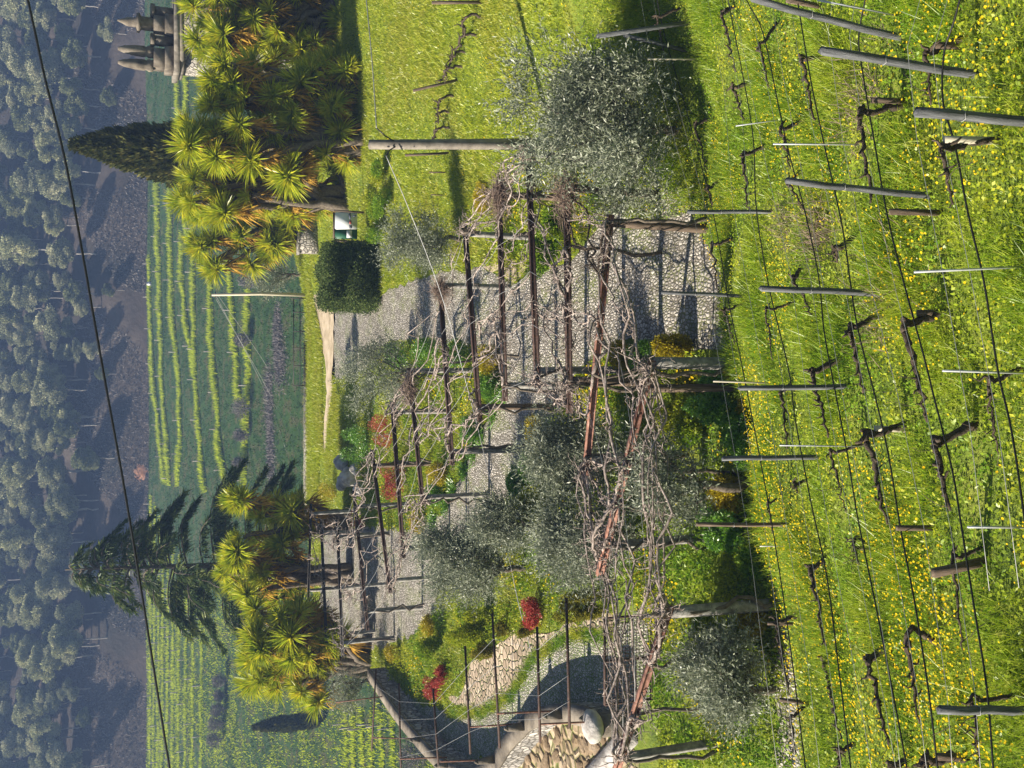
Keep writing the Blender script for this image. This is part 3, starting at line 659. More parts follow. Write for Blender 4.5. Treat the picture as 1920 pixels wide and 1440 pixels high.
# the vine row that runs up the lawn
for (t, b, w, lab) in (((775, 170), (857, 150), .085, 'tilted dark post in the vine row on the lawn'), ((810, 5), (905, 4), .085, 'dark post in the lawn vine row at the upper right edge'),
                       ((760, 291), (842, 287), .085, 'dark post in the lawn vine row just left of the concrete pole'), ((805, 323), (838, 323), .05, 'short dark stake in the lawn row past the concrete pole'), ((808, 365), (833, 366), .04, 'last thin stake of the lawn row beside the round olive')):
    B = gnd(*b); T = atY(t[0], t[1], B[1]); mb = MB(); mb.bar(B - (T - B) * .1, T, w, w); tag(mb.build('wooden_stake', M['brown_wood']), lab, 'stake', 'stakes of the vine row on the lawn')
LV = [((905, 32), (872, 33), (868, 66)), ((896, 68), (868, 68), (849, 106)), ((872, 97), (849, 106), (838, 131)), ((868, 126), (838, 130), (826, 154)), ((852, 182), (823, 187), (820, 210)), ((846, 213), (820, 212), (822, 232)), ((843, 240), (818, 244), (812, 262))]
for q, (b, h, e) in enumerate(LV):
    B = gnd(*b); Tp = atY(h[0], h[1], B[1]); E = gnd(e[0], e[1], max(.15, (Tp[2] - B[2])) * .9)
    root = empty('grapevine', B, 'small dark vine %s from the right in the row on the lawn' % ORD[q], 'vine', 'bare vines in the row on the lawn')
    mb = MB(); g = gnarl([B - [0, 0, .1], B, (B + Tp) / 2 + [.1, 0, 0], Tp], .08, 3); mb.tube(g, np.linspace(.055, .045, len(g)), 6); mb.build('trunk', M['vine_bark'], root, True)
    mb = MB(); g = gnarl([Tp, (Tp + E) / 2, E], .09, 6); mb.tube(g, np.linspace(.045, .022, len(g)) * rng.uniform(.8, 1.3, len(g)), 6)
    for i in range(1, len(g), 2): mb.tube(gnarl([g[i], g[i] + unit(rng.normal(size=3) + [0, 0, .8]) * R.uniform(.1, .3)], .15, 3), np.linspace(.028, .012, 4), 5)
    mb.build('cordon', M['vine_bark'], root, True)
# straw-coloured dry stalks
mb = MB()
for (x, y, n, s) in ((1540, 440, 420, .30), (1660, 560, 260, .40), (1600, 215, 160, .40), (1645, 150, 110, .3), (1480, 430, 160, .25)):
    c = gnd(x, y); P = c + rng.normal(size=(n, 3)) * [s, s, 0]; P[:, 2] = H(P[:, 0], P[:, 1])
    mb.swords(P, unit(rng.normal(size=(n, 3)) * [.5, .4, .2] + [0, 0, .8]), rng.uniform(.25, .6, n), .007, rng.uniform(0, .6, n))
tag(mb.build('dry_stalks', M['twig']), 'straw-coloured dry stalks tangled in the vineyard grass', 'dry stalks', kind='stuff')
# ------------------------------------------------------------------ pergola of posts and steel beams
PH = 2.5                                    # height of the beams
BEAMS = [  # right (back) end, left (front) end in the photo, thickness, material
    ((1255, 1138), (1150, 1462), .13, 'rust'), ((1222, 676), (1124, 1078), .13, 'rust'), ((1145, 402), (1098, 892), .12, 'rust'),
    ((1062, 335), (1068, 775), .12, 'dark_rust'), ((990, 278), (1008, 727), .12, 'dark_rust'), ((935, 340), (947, 752), .12, 'dark_rust'),
    ((871, 420), (900, 790), .12, 'dark_rust'), ((825, 528), (848, 872), .12, 'dark_rust'), ((767, 690), (793, 946), .12, 'dark_rust'), ((735, 753), (757, 1046), .12, 'dark_rust'),
    ((697, 843), (732, 1112), .11, 'dark_rust'), ((663, 920), (690, 1182), .11, 'dark_rust'), ((632, 975), (643, 1232), .11, 'iron'), ((602, 978), (612, 1205), .11, 'iron'), ((583, 945), (578, 1125), .11, 'iron')]
BP = [(onz(*a, PH), onz(*b, PH)) for a, b, _, _ in BEAMS]
PPOST = [  # beam index, fraction along from the right end, base pixel row (None = floor), width, material
    (0, .03, .30, 'granite'), (0, .86, .24, 'granite'),
    (1, .01, .28, 'granite'), (1, .85, .24, 'granite'), (2, .03, .22, 'brown_wood'), (2, .93, .22, 'granite'),
    (3, .86, .22, 'brown_wood'), (4, .93, .20, 'granite'), (5, .93, .20, 'granite'), (6, .93, .20, 'brown_wood'),
    (7, .93, .20, 'granite'), (8, .95, .20, 'granite'), (9, .94, .20, 'granite'), (3, .04, .2, 'brown_wood'), (4, .02, .2, 'granite'), (5, .06, .20, 'brown_wood'), (6, .05, .20, 'granite'),
    (7, .02, .20, 'granite'), (8, .02, .20, 'granite'), (9, .07, .20, 'granite'), (10, .12, .20, 'brown_wood'), (11, .12, .20, 'granite'), (12, .12, .20, 'granite'),
    (13, .1, .2, 'granite'), (14, .1, .2, 'granite'), (10, .92, .20, 'granite'), (11, .87, .22, 'granite'), (12, .9, .20, 'granite'), (13, .94, .20, 'granite'), (14, .9, .2, 'granite'), (1, .12, .18, 'brown_wood'), (12, .5, .18, 'granite')]
PERG = {}
def pergola(key, idx, label):
    c = np.mean([BP[i][0] + BP[i][1] for i in idx], 0) / 2; c[2] = 0
    root = empty('pergola', c, label, 'pergola', 'pergolas over the cobbled way'); PERG[key] = root
    for i in idx:
        a, b = BP[i]; th, m = BEAMS[i][2], BEAMS[i][3]
        d = unit(b - a); sd_ = unit(np.cross(d, [0, 0, 1.0])); up = np.array([0, 0, 1.0])
        # I-section: two flanges and a web
        prof = [(-1, -1), (1, -1), (1, -.76), (.16, -.76), (.16, .76), (1, .76), (1, 1), (-1, 1), (-1, .76), (-.16, .76), (-.16, -.76), (-1, -.76)]
        V = [e + sd_ * x * th * .42 + up * z * th * .6 for e in (a, b) for x, z in prof]; n = len(prof)
        mb = MB(); mb.add(V, [(k, (k + 1) % n, n + (k + 1) % n, n + k) for k in range(n)]); mb.F.append(np.arange(n)[::-1][None]); mb.F.append((np.arange(n) + n)[None])
        mb.build('beam', M[m], root)
    for (i, f, w, m) in PPOST:
        if i not in idx: continue
        a, b = BP[i]; p = a + (b - a) * f; mb = MB(); ang = R.uniform(.45, .8)
        h0 = -0.25; top = PH - BEAMS[i][2] * .6
        lean = rng.normal(size=2) * 0.03
        prev = None; V = []; Fc = []
        for k in range(5):
            t = k / 4; cc = np.array([p[0] + lean[0] * (1 - t), p[1] + lean[1] * (1 - t), h0 + (top - h0) * t])
            ww = w * .66 * (1.08 - .12 * t) * R.uniform(.985, 1.015)
            for x, y in ((-1, -1), (1, -1), (1, 1), (-1, 1)):
                V.append(cc + np.array([(x * math.cos(ang) - y * math.sin(ang)) * ww / 2, (x * math.sin(ang) + y * math.cos(ang)) * ww / 2, 0]))
        for k in range(4):
            for q in range(4): Fc.append((4 * k + q, 4 * k + (q + 1) % 4, 4 * k + 4 + (q + 1) % 4, 4 * k + 4 + q))
        Fc.append((16, 17, 18, 19)); mb.add(V, Fc); mb.build('post', M[m], root)
    for f in ((.08, .3, .52, .74, .95) if len(idx) > 2 else (.3, .7)):
        pts = [BP[i][0] + (BP[i][1] - BP[i][0]) * f + [0, 0, .09] for i in idx]
        out = []
        for a, b in zip(pts[:-1], pts[1:]):
            for t in (0, .25, .5, .75): out.append(a + (b - a) * t - np.array([0, 0, .12 * math.sin(math.pi * t)]))
        out.append(pts[-1]); mb = MB(); mb.tube(np.array(out), .006, 4); mb.build('wire', M['wire'], root)
pergola('near', [0, 1, 2], 'near pergola with bright rusty beams and white stone posts beside the vineyard brow')
pergola('mid', list(range(3, 10)), 'long middle pergola with dark rusty beams crossing the cobbled path')
pergola('far', list(range(10, 15)), 'far pergola with thin dark beams next to the left yuccas')

# climbing vines of the pergola
def on_beam(i, f): return BP[i][0] + (BP[i][1] - BP[i][0]) * f + np.array([0, 0, .09])
def pergola_vine(i, f, seq, label, dense=1.0, mat='cane', fan=3):
    """Trunk up the post at fraction f of beam i, then canes wandering over the beams in seq."""
    top = on_beam(i, f); foot = np.array([top[0] + R.uniform(-.3, .3), top[1] - R.uniform(.1, .3), 0.0])
    root = empty('climbing_vine', foot, label, 'vine', 'bare climbing vines on the pergolas')
    mb = MB(); ln = gnarl([foot - [0, 0, .1], foot, foot + (top - foot) * .5 + rng.normal(size=3) * .08, top + [0, -.06, 0]], .06, 4)
    mb.tube(ln, np.linspace(.055, .036, len(ln)) * rng.uniform(.85, 1.15, len(ln)), 7); mb.build('trunk', M['bark'], root, True)
    mb = MB()
    for q in range(fan):
        pts = [ln[-1]]; ff = f
        for j in seq:
            ff = min(.98, max(.02, ff + R.uniform(-.30, .30))); p = on_beam(j, ff) + [0, 0, R.uniform(-.22, .10)]
            pts.append((pts[-1] + p) / 2 + rng.normal(size=3) * .14 + [0, 0, -.04]); pts.append(p)
        g = curve(gnarl(pts, .055, 4), 0); r = np.linspace(.036, .012, len(g)) * rng.uniform(.8, 1.25, len(g)); mb.tube(g, r, 6)
        for k in range(2, len(g)):
            if R.random() < .62 * dense:
                d = unit(rng.normal(size=3) * [1, 1, .55] + [0, 0, .25]); L = R.uniform(.12, .45)
                tw = gnarl([g[k], g[k] + d * L], .14, 4); mb.tube(tw, np.linspace(min(r[k], .017), .006, len(tw)), 5)
                for _ in range(2):
                    d2 = unit(d + rng.normal(size=3) * .8); s0 = tw[R.randint(1, 4)]
                    mb.tube(gnarl([s0, s0 + d2 * R.uniform(.08, .28)], .14, 3), np.linspace(.0075, .004, 4), 4)
    mb.build('canes', M[mat], root)
VN = [
    (0, .03, [0, 0, 1, 0], 'twisted vine at the white post where the nearest rusty beam starts', 6, 'cane'),
    (0, .30, [0, 1, 1], 'pale tangled canes over the middle of the nearest rusty beam', 5, 'cane'),
    (0, .6, [0, 1, 1], 'vine canes near the left picture end of the nearest rusty beam', 5, 'cane'),
    (0, .86, [0, 1], 'vine on the lower left post of the nearest rusty beam', 5, 'cane'),
    (1, .85, [1, 0, 0], 'thick pale vine knuckled over the left end of the second rusty beam', 6, 'cane'),
    (1, .05, [1, 2, 3], 'vine on the bright white post of the second rusty beam', 4, 'cane'),
    (1, .45, [1, 2, 1, 0], 'pale canes massed along the middle of the second rusty beam', 6, 'cane'),
    (1, .65, [1, 2, 0], 'tangled canes below the knuckled vine on the second rusty beam', 5, 'cane'),
    (2, .03, [2, 3, 4], 'dark vine bending up beside the post on the right of the cobbles', 4, 'vine_bark'),
    (2, .6, [2, 3, 3], 'bushy canes on the middle of the third rusty beam', 5, 'cane'),
    (2, .93, [2, 1, 1], 'vine on the grey post at the left end of the third rusty beam', 4, 'cane'),
    (3, .86, [3, 4, 2], 'white-stemmed vine where the first dark beam meets its log post', 6, 'cane'),
    (3, .30, [3, 4, 5], 'thin canes over the right part of the first dark beam', 3, 'cane'),
    (4, .93, [4, 3, 5], 'vine on the front post of the second dark beam', 4, 'cane'),
    (4, .05, [4, 5, 6], 'canes at the right end of the second dark beam by the big olive', 4, 'cane'),
    (5, .06, [5, 4, 6], 'vine on the brown back post below the brush bundle', 4, 'cane'),
    (5, .93, [5, 6, 4], 'vine on the front post of the third dark beam', 4, 'cane'),
    (6, .05, [6, 5, 4], 'vine on the stone back post standing in the lawn', 4, 'cane'),
    (6, .93, [6, 7, 5], 'vine on the dark front post of the fourth dark beam', 4, 'cane'),
    (7, .93, [7, 8, 6], 'vine twisting round the tall front post over the sunny cobbles', 5, 'cane'),
    (7, .45, [7, 8, 6], 'pale canes spread across the fifth dark beam', 4, 'cane'),
    (8, .95, [8, 9, 7], 'vine along the front post nearest the yellow topiary', 4, 'cane'),
    (8, .02, [8, 9, 7], 'vine on the back post under the second brush bundle', 4, 'cane'),
    (9, .07, [9, 8, 10], 'vine over the red shrub on the sixth back post', 5, 'cane'),
    (9, .94, [9, 10, 8], 'vine at the front end of the seventh dark beam', 4, 'cane'),
    (10, .12, [10, 11, 9], 'vine on the brown back post behind the red shrubs', 4, 'cane'),
    (11, .12, [11, 12, 10], 'vine at the back of the far pergola by the rocks', 4, 'cane'),
    (11, .87, [11, 12, 10], 'vine on the long pale front post of the far pergola', 4, 'cane'),
    (12, .12, [12, 13, 14], 'grey vine in the shade of the far pergola back corner', 4, 'cane'),
    (12, .9, [12, 13, 11], 'vine hanging at the outer end of the far pergola', 5, 'cane'),
    (13, .55, [13, 14, 12], 'vine over the middle of the far pergola roof', 4, 'cane')]
for i, f, seq, lab, fan, m in VN: pergola_vine(i, f, seq, lab, 1.0, m, 2)
# bundles of pruned brush tied to beam ends
for (x, y, s, lab) in ((935, 355, .42, 'bundle of brown prunings tied to the right end of the third dark beam'), (1060, 345, .40, 'bundle of brown prunings near the big olive on the first dark beam'),
                       (768, 715, .45, 'long bundle of brown prunings on the back end of the sixth dark beam'), (826, 535, .26, 'small bundle of prunings on the stone post beside the path bend')):
    c = onz(x, y, PH + .1); n = 900; mb = MB()
    P = c + rng.normal(size=(n, 3)) * [s * .55, s * .35, .10] - [s * .6, 0, 0]
    mb.swords(P, unit(rng.normal(size=(n, 3)) * [1, .5, .5]), rng.uniform(.2, .6, n), .012, rng.uniform(-.2, .5, n))
    tag(mb.build('pruning_bundle', M['twig']), lab, 'brush bundle', 'brush bundles on the pergola beams')

# ------------------------------------------------------------------ trees and shrubs
def lobes_leaves(mb, lobes, n, L, W, up=0.3, shell=0.55):
    """Leaves through ellipsoid lobes (centre, radii), denser near the skin."""
    vol = np.array([r[0] * r[1] * r[2] for _, r in lobes]) ** (2 / 3); vol = vol / vol.sum()
    for (c, r), v in zip(lobes, vol):
        k = max(8, int(n * v)); d = unit(rng.normal(size=(k, 3)))
        rad = shell + (1 - shell) * rng.uniform(size=k) ** 0.7
        rad = rad * (1 + .16 * np.sin(5 * d[:, 0] + c[0]) * np.sin(4 * d[:, 2] + 3 * d[:, 1] + c[1]))
        P = np.asarray(c) + d * rad[:, None] * np.asarray(r)
        D = unit(d * .8 + rng.normal(size=(k, 3)) * .6 + [0, 0, up])
        mb.leaves(P, D, L * rng.uniform(.6, 1.3, k), W * rng.uniform(.7, 1.2, k))
def olive(label, base, boxpx, n, nl=26, scale=1.0, skew=0.0, leaf=.12):
    """boxpx = x0 (top), y0 (right), x1 (bottom), y1 (left) of the crown in the photo."""
    B = onz(*base) if not isinstance(base, np.ndarray) else base
    B[2] = float(H(B[0], B[1]))
    x0, y0, x1, y1 = boxpx; T = atY(x0, (y0 + y1) / 2, B[1]); Lo = atY(x1, (y0 + y1) / 2, B[1])
    half = (y1 - y0) / 2 * mpp(T); zt, zb = T[2], max(Lo[2], B[2] + .15); cx = T[0]
    root = empty('olive_tree', B, label, 'tree', 'olive trees in the garden')
    mb = MB(); c = np.array([cx, B[1], (zt + zb) / 2]); hz = (zt - zb) / 2; lob = []
    for k in range(nl):
        d = unit(rng.normal(size=3)); p = c + d * np.array([half, half * .85, hz]) * R.uniform(.35, .92); p[0] += skew * (p[2] - c[2])
        lob.append((p, np.array([half, half, hz]) * R.uniform(.14, .32)))
    fork = B + [0, 0, max(.3, (zb - B[2]) + hz * .35)]
    ln = gnarl([B - [0, 0, .1], B, fork], .05, 4); mb.tube(ln, np.linspace(.13, .10, len(ln)) * scale, 8)
    for p, r in lob:
        if R.random() < .6:
            g = gnarl([fork, (fork + p) / 2 + rng.normal(size=3) * .12, p], .06, 4); mb.tube(g, np.linspace(.055, .012, len(g)) * scale, 6)
    mb.build('trunk', M['bark'], root, True)
    mb = MB()
    for p, r in lob:                             # sprays of narrow leaves along fine shoots
        ns = int(n / nl / 9); d = unit(rng.normal(size=(ns, 3)) + [0, 0, .45]); s0 = p + d * r * rng.uniform(.25, .8, (ns, 1))
        ax = unit(d + rng.normal(size=(ns, 3)) * .3 + [0, 0, .45]); Ls = rng.uniform(.3, .95, ns) * (.45 + .55 * scale)
        for q in range(9):
            t = (q + rng.uniform(size=ns)) / 9; P = s0 + ax * (Ls * t)[:, None]
            D = unit(ax * .7 + rng.normal(size=(ns, 3)) * .55); mb.leaves(P, D, leaf * rng.uniform(.6, 1.2, ns), leaf * .24)
    mb.build('crown', M['olive'], root)
    return root
olive('big silver olive on the lawn at the pergola right end', (1275, 245), (968, 62, 1296, 395), 38000, 40, skew=.28, leaf=.13)
olive('round silver olive between the lawn and the info board', (868, 448), (715, 385, 872, 512), 16000, 20, .8)
olive('soft grey olive behind the brush bundle on the sixth beam', (795, 700), (640, 632, 790, 775), 15000, 20, .8)
olive('dense silver olive below the far pergola', (985, 1065), (770, 975, 985, 1146), 30000, 30)
olive('shaded olive tucked between the dense silver olive and the path', (1040, 985), (885, 925, 1050, 1045), 12000, 16, .8)
olive('olive with crown under the third rusty beam', (1196, 860), (995, 765, 1200, 935), 26000, 26)
olive('olive with crown behind the knuckled vine', (1200, 1000), (1005, 915, 1215, 1115), 26000, 26)
olive('low silver olive at the foot of the lower left post', (1452, 1290), (1285, 1185, 1445, 1385), 20000, 22, .8)
olive('dark leaning olive in the shade below the rusty beams', (1400, 905), (1200, 810, 1330, 1000), 8000, 16)
olive('pale thin olive at the terrace edge beside the upper yuccas', (572, 515), (455, 478, 570, 557), 6000, 18, .8, leaf=.16)
olive('small olive with a bent trunk beside the left yucca', (716, 1275), (612, 1245, 690, 1345), 6500, 14, .8)

def shrub(name, label, box, mat, n=2600, leaf=.07, cat='shrub', shape='ball', group=None, wide=.45):
    x0, y0, x1, y1 = box; B = onz(x1, (y0 + y1) / 2); s = mpp(B); rx = (y1 - y0) / 2 * s
    B = B + np.array([0, rx * .7, 0]); B[2] = float(H(B[0], B[1]))
    T = atY(x0, (y0 + y1) / 2, B[1]); h = max(.25, T[2] - B[2])
    mb = MB(); c = B + [0, 0, h * .5]; lob = []
    if shape == 'ball': lob = [(c, np.array([rx, rx * .9, h * .5]))] + [(c + unit(rng.normal(size=3)) * [rx * .6, rx * .5, h * .3], np.array([rx * .5, rx * .5, h * .26])) for _ in range(5)]
    else:
        for _ in range(9): lob.append((B + [R.uniform(-.7, .7) * rx, R.uniform(-.6, .6) * rx, R.uniform(.25, .75) * h], np.array([rx * R.uniform(.28, .5), rx * .4, h * R.uniform(.2, .32)])))
    lobes_leaves(mb, lob, n, leaf, leaf * wide)
    root_c = B.copy(); me_o = mb.build(name, M[mat])
    tag(me_o, label, cat, group); return me_o
SH = [
    ('box_hedge', 'green box hedge mound at the top end of the pergola bed', (720, 638, 778, 690), 'box', 3200, 'ball'),
    ('box_hedge', 'bright green box hedge beside the cobble bend', (770, 635, 832, 690), 'box', 3200, 'ball'),
    ('box_hedge', 'rounded green box hedge next to the long shaded path edge', (830, 636, 888, 690), 'box', 3000, 'ball'),
    ('golden_shrub', 'yellow-green clipped mound between the two pergola bays', (895, 645, 942, 700), 'golden', 2600, 'ball'),
    ('box_hedge', 'green box mound at the corner by the first front post', (898, 700, 940, 752), 'box', 2600, 'ball'),
    ('box_hedge', 'green box mound beneath the fourth dark beam', (862, 780, 906, 830), 'box', 2600, 'ball'),
    ('golden_shrub', 'golden topiary beside the cobbles under the fifth beam', (800, 868, 845, 912), 'golden', 2600, 'ball'),
    ('golden_shrub', 'golden topiary at the bed corner under the sixth beam', (768, 958, 800, 1000), 'golden', 2400, 'ball'),
    ('green_shrub', 'bushy green shrub behind the golden topiary corner', (795, 905, 838, 960), 'box', 2600, 'loose'),
    ('golden_shrub', 'dark golden topiary at the left edge of the sunny cobbles', (990, 778, 1022, 845), 'golden', 2800, 'ball'),
    ('box_hedge', 'dense green box ball left of the sunny cobbles', (975, 846, 1018, 905), 'box', 3400, 'ball'),
    ('box_hedge', 'green box mound at the foot of the fifth front post', (955, 875, 992, 942), 'box', 3200, 'ball'),
    ('green_shrub', 'loose green shrub flecked yellow behind the silver olives', (960, 925, 1035, 985), 'cover', 3600, 'loose'),
    ('golden_shrub', 'golden topiary spilling onto the path under the first beam', (1143, 640, 1192, 692), 'golden', 3000, 'ball'),
    ('green_shrub', 'green and gold shrub between the two path topiaries', (1180, 632, 1232, 690), 'box', 3200, 'loose'),
    ('golden_shrub', 'dark gold clipped shrub beside the white stone post', (1225, 628, 1305, 676), 'golden', 3800, 'ball'),
    ('golden_shrub', 'golden shrub at the brow next to the pale stake', (1388, 655, 1432, 712), 'golden', 3400, 'ball'),
    ('golden_shrub', 'golden shrub at the brow left of the pale stake', (1388, 738, 1432, 792), 'golden', 3000, 'ball'),
    ('golden_shrub', 'bright golden topiary in front of the brown brow post', (1340, 892, 1398, 975), 'golden', 5200, 'ball'),
    ('green_shrub', 'large leafy shrub with yellow flecks behind the white post', (1245, 690, 1330, 838), 'cover', 9000, 'loose'),
    ('green_shrub', 'tall dark green shrub beside the path at the brow', (1305, 690, 1400, 800), 'box', 7000, 'loose'),
    ('green_shrub', 'dark green shrub in the shade by the brow wire', (1365, 770, 1440, 880), 'box', 6500, 'loose'),
    ('green_shrub', 'green shrub under the dark leaning olive', (1320, 950, 1400, 1050), 'box', 6000, 'loose'),
    ('golden_shrub', 'yellow-green shrub left of the twin stone posts', (1392, 1010, 1450, 1090), 'cover', 4200, 'loose'),
    ('golden_shrub', 'dull golden shrub at the foot of the vine-wrapped post', (1390, 1128, 1446, 1200), 'golden', 4200, 'ball'),
    ('green_shrub', 'wide bright green shrub behind the gate-side vine', (1288, 1135, 1405, 1250), 'cover', 10000, 'loose'),
    ('golden_shrub', 'small golden column topiary on the lawn casting a long shadow', (893, 337, 925, 398), 'golden', 3400, 'ball'),
    ('red_shrub', 'rusty red shrub behind the grey olive at the bed top', (692, 778, 752, 845), 'red', 1800, 'loose'),
    ('red_shrub', 'crimson shrub below the sixth back post', (715, 862, 770, 942), 'red', 2400, 'loose'),
    ('red_shrub', 'small scarlet shrub beside the far pergola', (656, 955, 692, 992), 'red', 1300, 'loose'),
    ('red_shrub', 'round crimson shrub lower of the pair by the curved path', (790, 1268, 836, 1318), 'red', 2000, 'loose'),
    ('red_shrub', 'round crimson shrub upper of the pair by the curved path', (808, 1250, 845, 1290), 'red', 1700, 'loose'),
    ('red_shrub', 'dark red shrub at the middle of the flagstone path', (972, 1122, 1022, 1182), 'red', 2000, 'loose'),
    ('dry_shrub', 'brownish shrub at the outer bend of the flagstone path', (880, 1203, 930, 1238), 'brownish', 2200, 'loose'),
    ('dry_shrub', 'brownish shrub beside the flagstones below the red shrub', (926, 1152, 962, 1196), 'brownish', 2000, 'loose'),
    ('dry_shrub', 'brown-green shrub against the dark red shrub', (972, 1165, 1008, 1195), 'brownish', 1600, 'loose'),
    ('green_shrub', 'feathery yellow-green shrub above the flagstone path', (1040, 1105, 1150, 1165), 'brownish', 5200, 'loose'),
    ('green_shrub', 'yellow-flowering shrub on the left bed slope', (835, 1135, 925, 1215), 'cover', 6000, 'loose'),
    ('green_shrub', 'leafy shrub between the crimson pair and the silver olive', (770, 1195, 835, 1255), 'cover', 4600, 'loose'),
    ('golden_shrub', 'golden topiary at the foot of the long pale far post', (790, 1155, 818, 1200), 'golden', 1800, 'ball'),
    ('golden_shrub', 'golden topiary by the outer end of the far pergola', (720, 1208, 752, 1242), 'golden', 1500, 'ball'),
    ('golden_shrub', 'clipped yellow block behind the pale rocks', (597, 902, 632, 945), 'golden', 1800, 'ball'),
    ('dark_shrub', 'dark glossy shrub in the verge above the red shrubs', (632, 720, 702, 800), 'dark_hedge', 4200, 'loose'),
    ('green_shrub', 'spreading green shrub next to the pale rocks', (640, 795, 702, 875), 'box', 4200, 'loose'),
    ('green_shrub', 'bright green leafy shrub between the info board and the lawn', (688, 300, 752, 405), 'cover', 7000, 'loose'),
    ('green_shrub', 'green shrub creeping under the info board', (680, 392, 740, 455), 'cover', 4200, 'loose'),
    ('green_shrub', 'green shrub along the stone posts in the lawn bed', (985, 440, 1050, 520), 'cover', 4600, 'loose'),
    ('green_shrub', 'leafy shrub beside the cobbles under the first beam', (1000, 380, 1075, 450), 'cover', 4600, 'loose'),
]
for nm, lab, box, m, n, shp in SH: shrub(nm, lab, box, m, int(n * 1.25), .075 if m != 'cover' else .09, shape=shp)
for q, (x, y) in enumerate(((945, 742), (925, 772), (903, 812), (888, 845), (872, 880), (852, 915), (838, 945), (815, 975))):
    B = onz(x, y); n = 170; mb = MB(); P = B + rng.normal(size=(n, 3)) * [.18, .14, 0]; P[:, 2] = 0
    mb.swords(P, unit(rng.normal(size=(n, 3)) * [.6, .6, .2] + [0, 0, .8]), rng.uniform(.35, .65, n), .035, rng.uniform(.3, 1.1, n))
    tag(mb.build('iris_clump', M['box']), 'strappy green clump edging the cobbles, %s from the path fork' % ORD[q], 'plant', 'strappy clumps edging the cobbled path')

# clipped dark hedge block beside the path
A1 = onz(717, 463); A2 = onz(717, 572); hz = atY(612, 510, A1[1] + .6)[2]
mb = MB(); n = 26000; wx = abs(A2[0] - A1[0]); cx = (A1[0] + A2[0]) / 2; dp = 2.4
face = rng.integers(0, 4, n); u = rng.uniform(-.5, .5, n); v = rng.uniform(0, 1, n); P = np.zeros((n, 3))
P[:, 0] = np.where(face == 0, -.5 * wx, np.where(face == 1, .5 * wx, u * wx)); P[:, 1] = np.where(face < 2, u * dp, np.where(face == 2, -.5 * dp, u[::-1] * dp))
P[:, 2] = np.where(face == 3, hz, v * hz); P *= 1 - .05 * np.clip(np.abs(P / [wx * .5, dp * .5, hz]).min(1) - .2, 0, 1)[:, None]; P += rng.normal(size=(n, 3)) * .11 + (np.sin(P * 4.1) * .13)[:, [1, 2, 0]]; P += [cx, A1[1] + dp / 2, 0]
mb.leaves(P, unit(rng.normal(size=(n, 3)) + [0, 0, .6]), rng.uniform(.08, .19, n), .05)
mb.box((cx, A1[1] + dp / 2, 0), (wx * .86, dp * .86, hz * .9), 0, .92)
tag(mb.build('clipped_hedge', M['dark_hedge']), 'dark clipped hedge block beside the cobbled path below the info board', 'hedge')

def yucca(label, base, ros, gnd_z=None, size=1.25, nleaf=210):
    B = onz(*base); B[2] = float(H(B[0], B[1])); root = empty('yucca_tree', B, label, 'tree', 'tall yuccas with sword leaf heads')
    tr, lf, dd = MB(), MB(), MB()
    for (x, y, dy) in ros:
        p = atY(x, y, B[1] + dy); s = size * R.uniform(.62, 1.2)
        ax = unit(np.array([(p[0] - B[0]) * .12 + rng.normal() * .25, -.25 + rng.normal() * .25, .9]))
        f = B + np.array([rng.normal() * .35, rng.normal() * .35, -.2])
        g = gnarl([f, f + (p - f) * .5 + [(f[0] - p[0]) * .25, (f[1] - p[1]) * .2, 0], p - ax * .2], .025, 5)
        tr.tube(g, np.linspace(.20, .10, len(g)) * size, 7)
        n = nleaf; d = unit(rng.normal(size=(n * 2, 3))); d = d[(d @ ax) > -.25][:n]; n = len(d)
        lf.swords(p + d * .06, unit(d + ax * .25), s * rng.uniform(.75, 1.1, n), (.058 * s), .35 * (1 - (d @ ax)) + .05)
        n = 40; t = rng.uniform(.0, .30, n); k = p - ax * .2 + (g[-6] - p) * t[:, None]
        d = unit(rng.normal(size=(n, 3)) * [1, 1, .2] + [0, 0, -.9]); dd.swords(k, d, s * rng.uniform(.5, .95, n), .07 * s, .5)
    tr.build('trunk', M['bark'], root, True); lf.build('leaves', M['yucca'], root); dd.build('dead_leaves', M['yucca_dead'], root)
def heads(cells, y_j=10, x_j=12, dyr=1.6):
    cells = cells + [(x + R.uniform(5, 38), y + R.uniform(-24, 24)) for x, y in cells * 2 if R.random() < .70]
    return [(x + R.uniform(-x_j, x_j), y + R.uniform(-y_j, y_j), R.uniform(-dyr, dyr)) for x, y in cells]
yucca('yucca clump at the upper right corner below the stone gateway', (655, 25), heads([(375, 15), (420, 60), (385, 95), (470, 20), (520, 60), (450, 110), (570, 15), (600, 60), (510, 110), (560, 115), (640, 20), (420, -20), (520, -20), (610, -25), (640, 90), (470, -40), (565, -50), (395, 35), (430, 85), (365, 75), (480, 75), (540, 80), (500, 30), (590, 90), (620, 40), (450, 40), (410, 0), (550, -10), (655, 50)]))
yucca('broad yucca between the corner clump and the cypress', (690, 160), heads([(410, 150), (395, 190), (450, 160), (440, 210), (500, 150), (490, 205), (560, 160), (610, 130), (540, 215), (600, 180), (650, 130), (640, 165), (585, 125), (430, 120), (415, 175), (470, 185), (520, 180), (560, 195), (620, 200), (655, 150)]))
yucca('tallest yucca in front of the dark cypress', (690, 265), heads([(355, 235), (350, 275), (400, 245), (400, 285), (430, 265), (460, 250), (470, 300), (520, 250), (560, 270), (540, 310), (600, 250), (620, 290), (580, 230), (640, 240)]))
yucca('yucca leaning over the info board', (655, 375), heads([(345, 330), (350, 370), (390, 320), (400, 365), (440, 330), (370, 410), (420, 405), (450, 380), (510, 330), (490, 370), (560, 330), (600, 345), (540, 390), (630, 320), (590, 390)]))
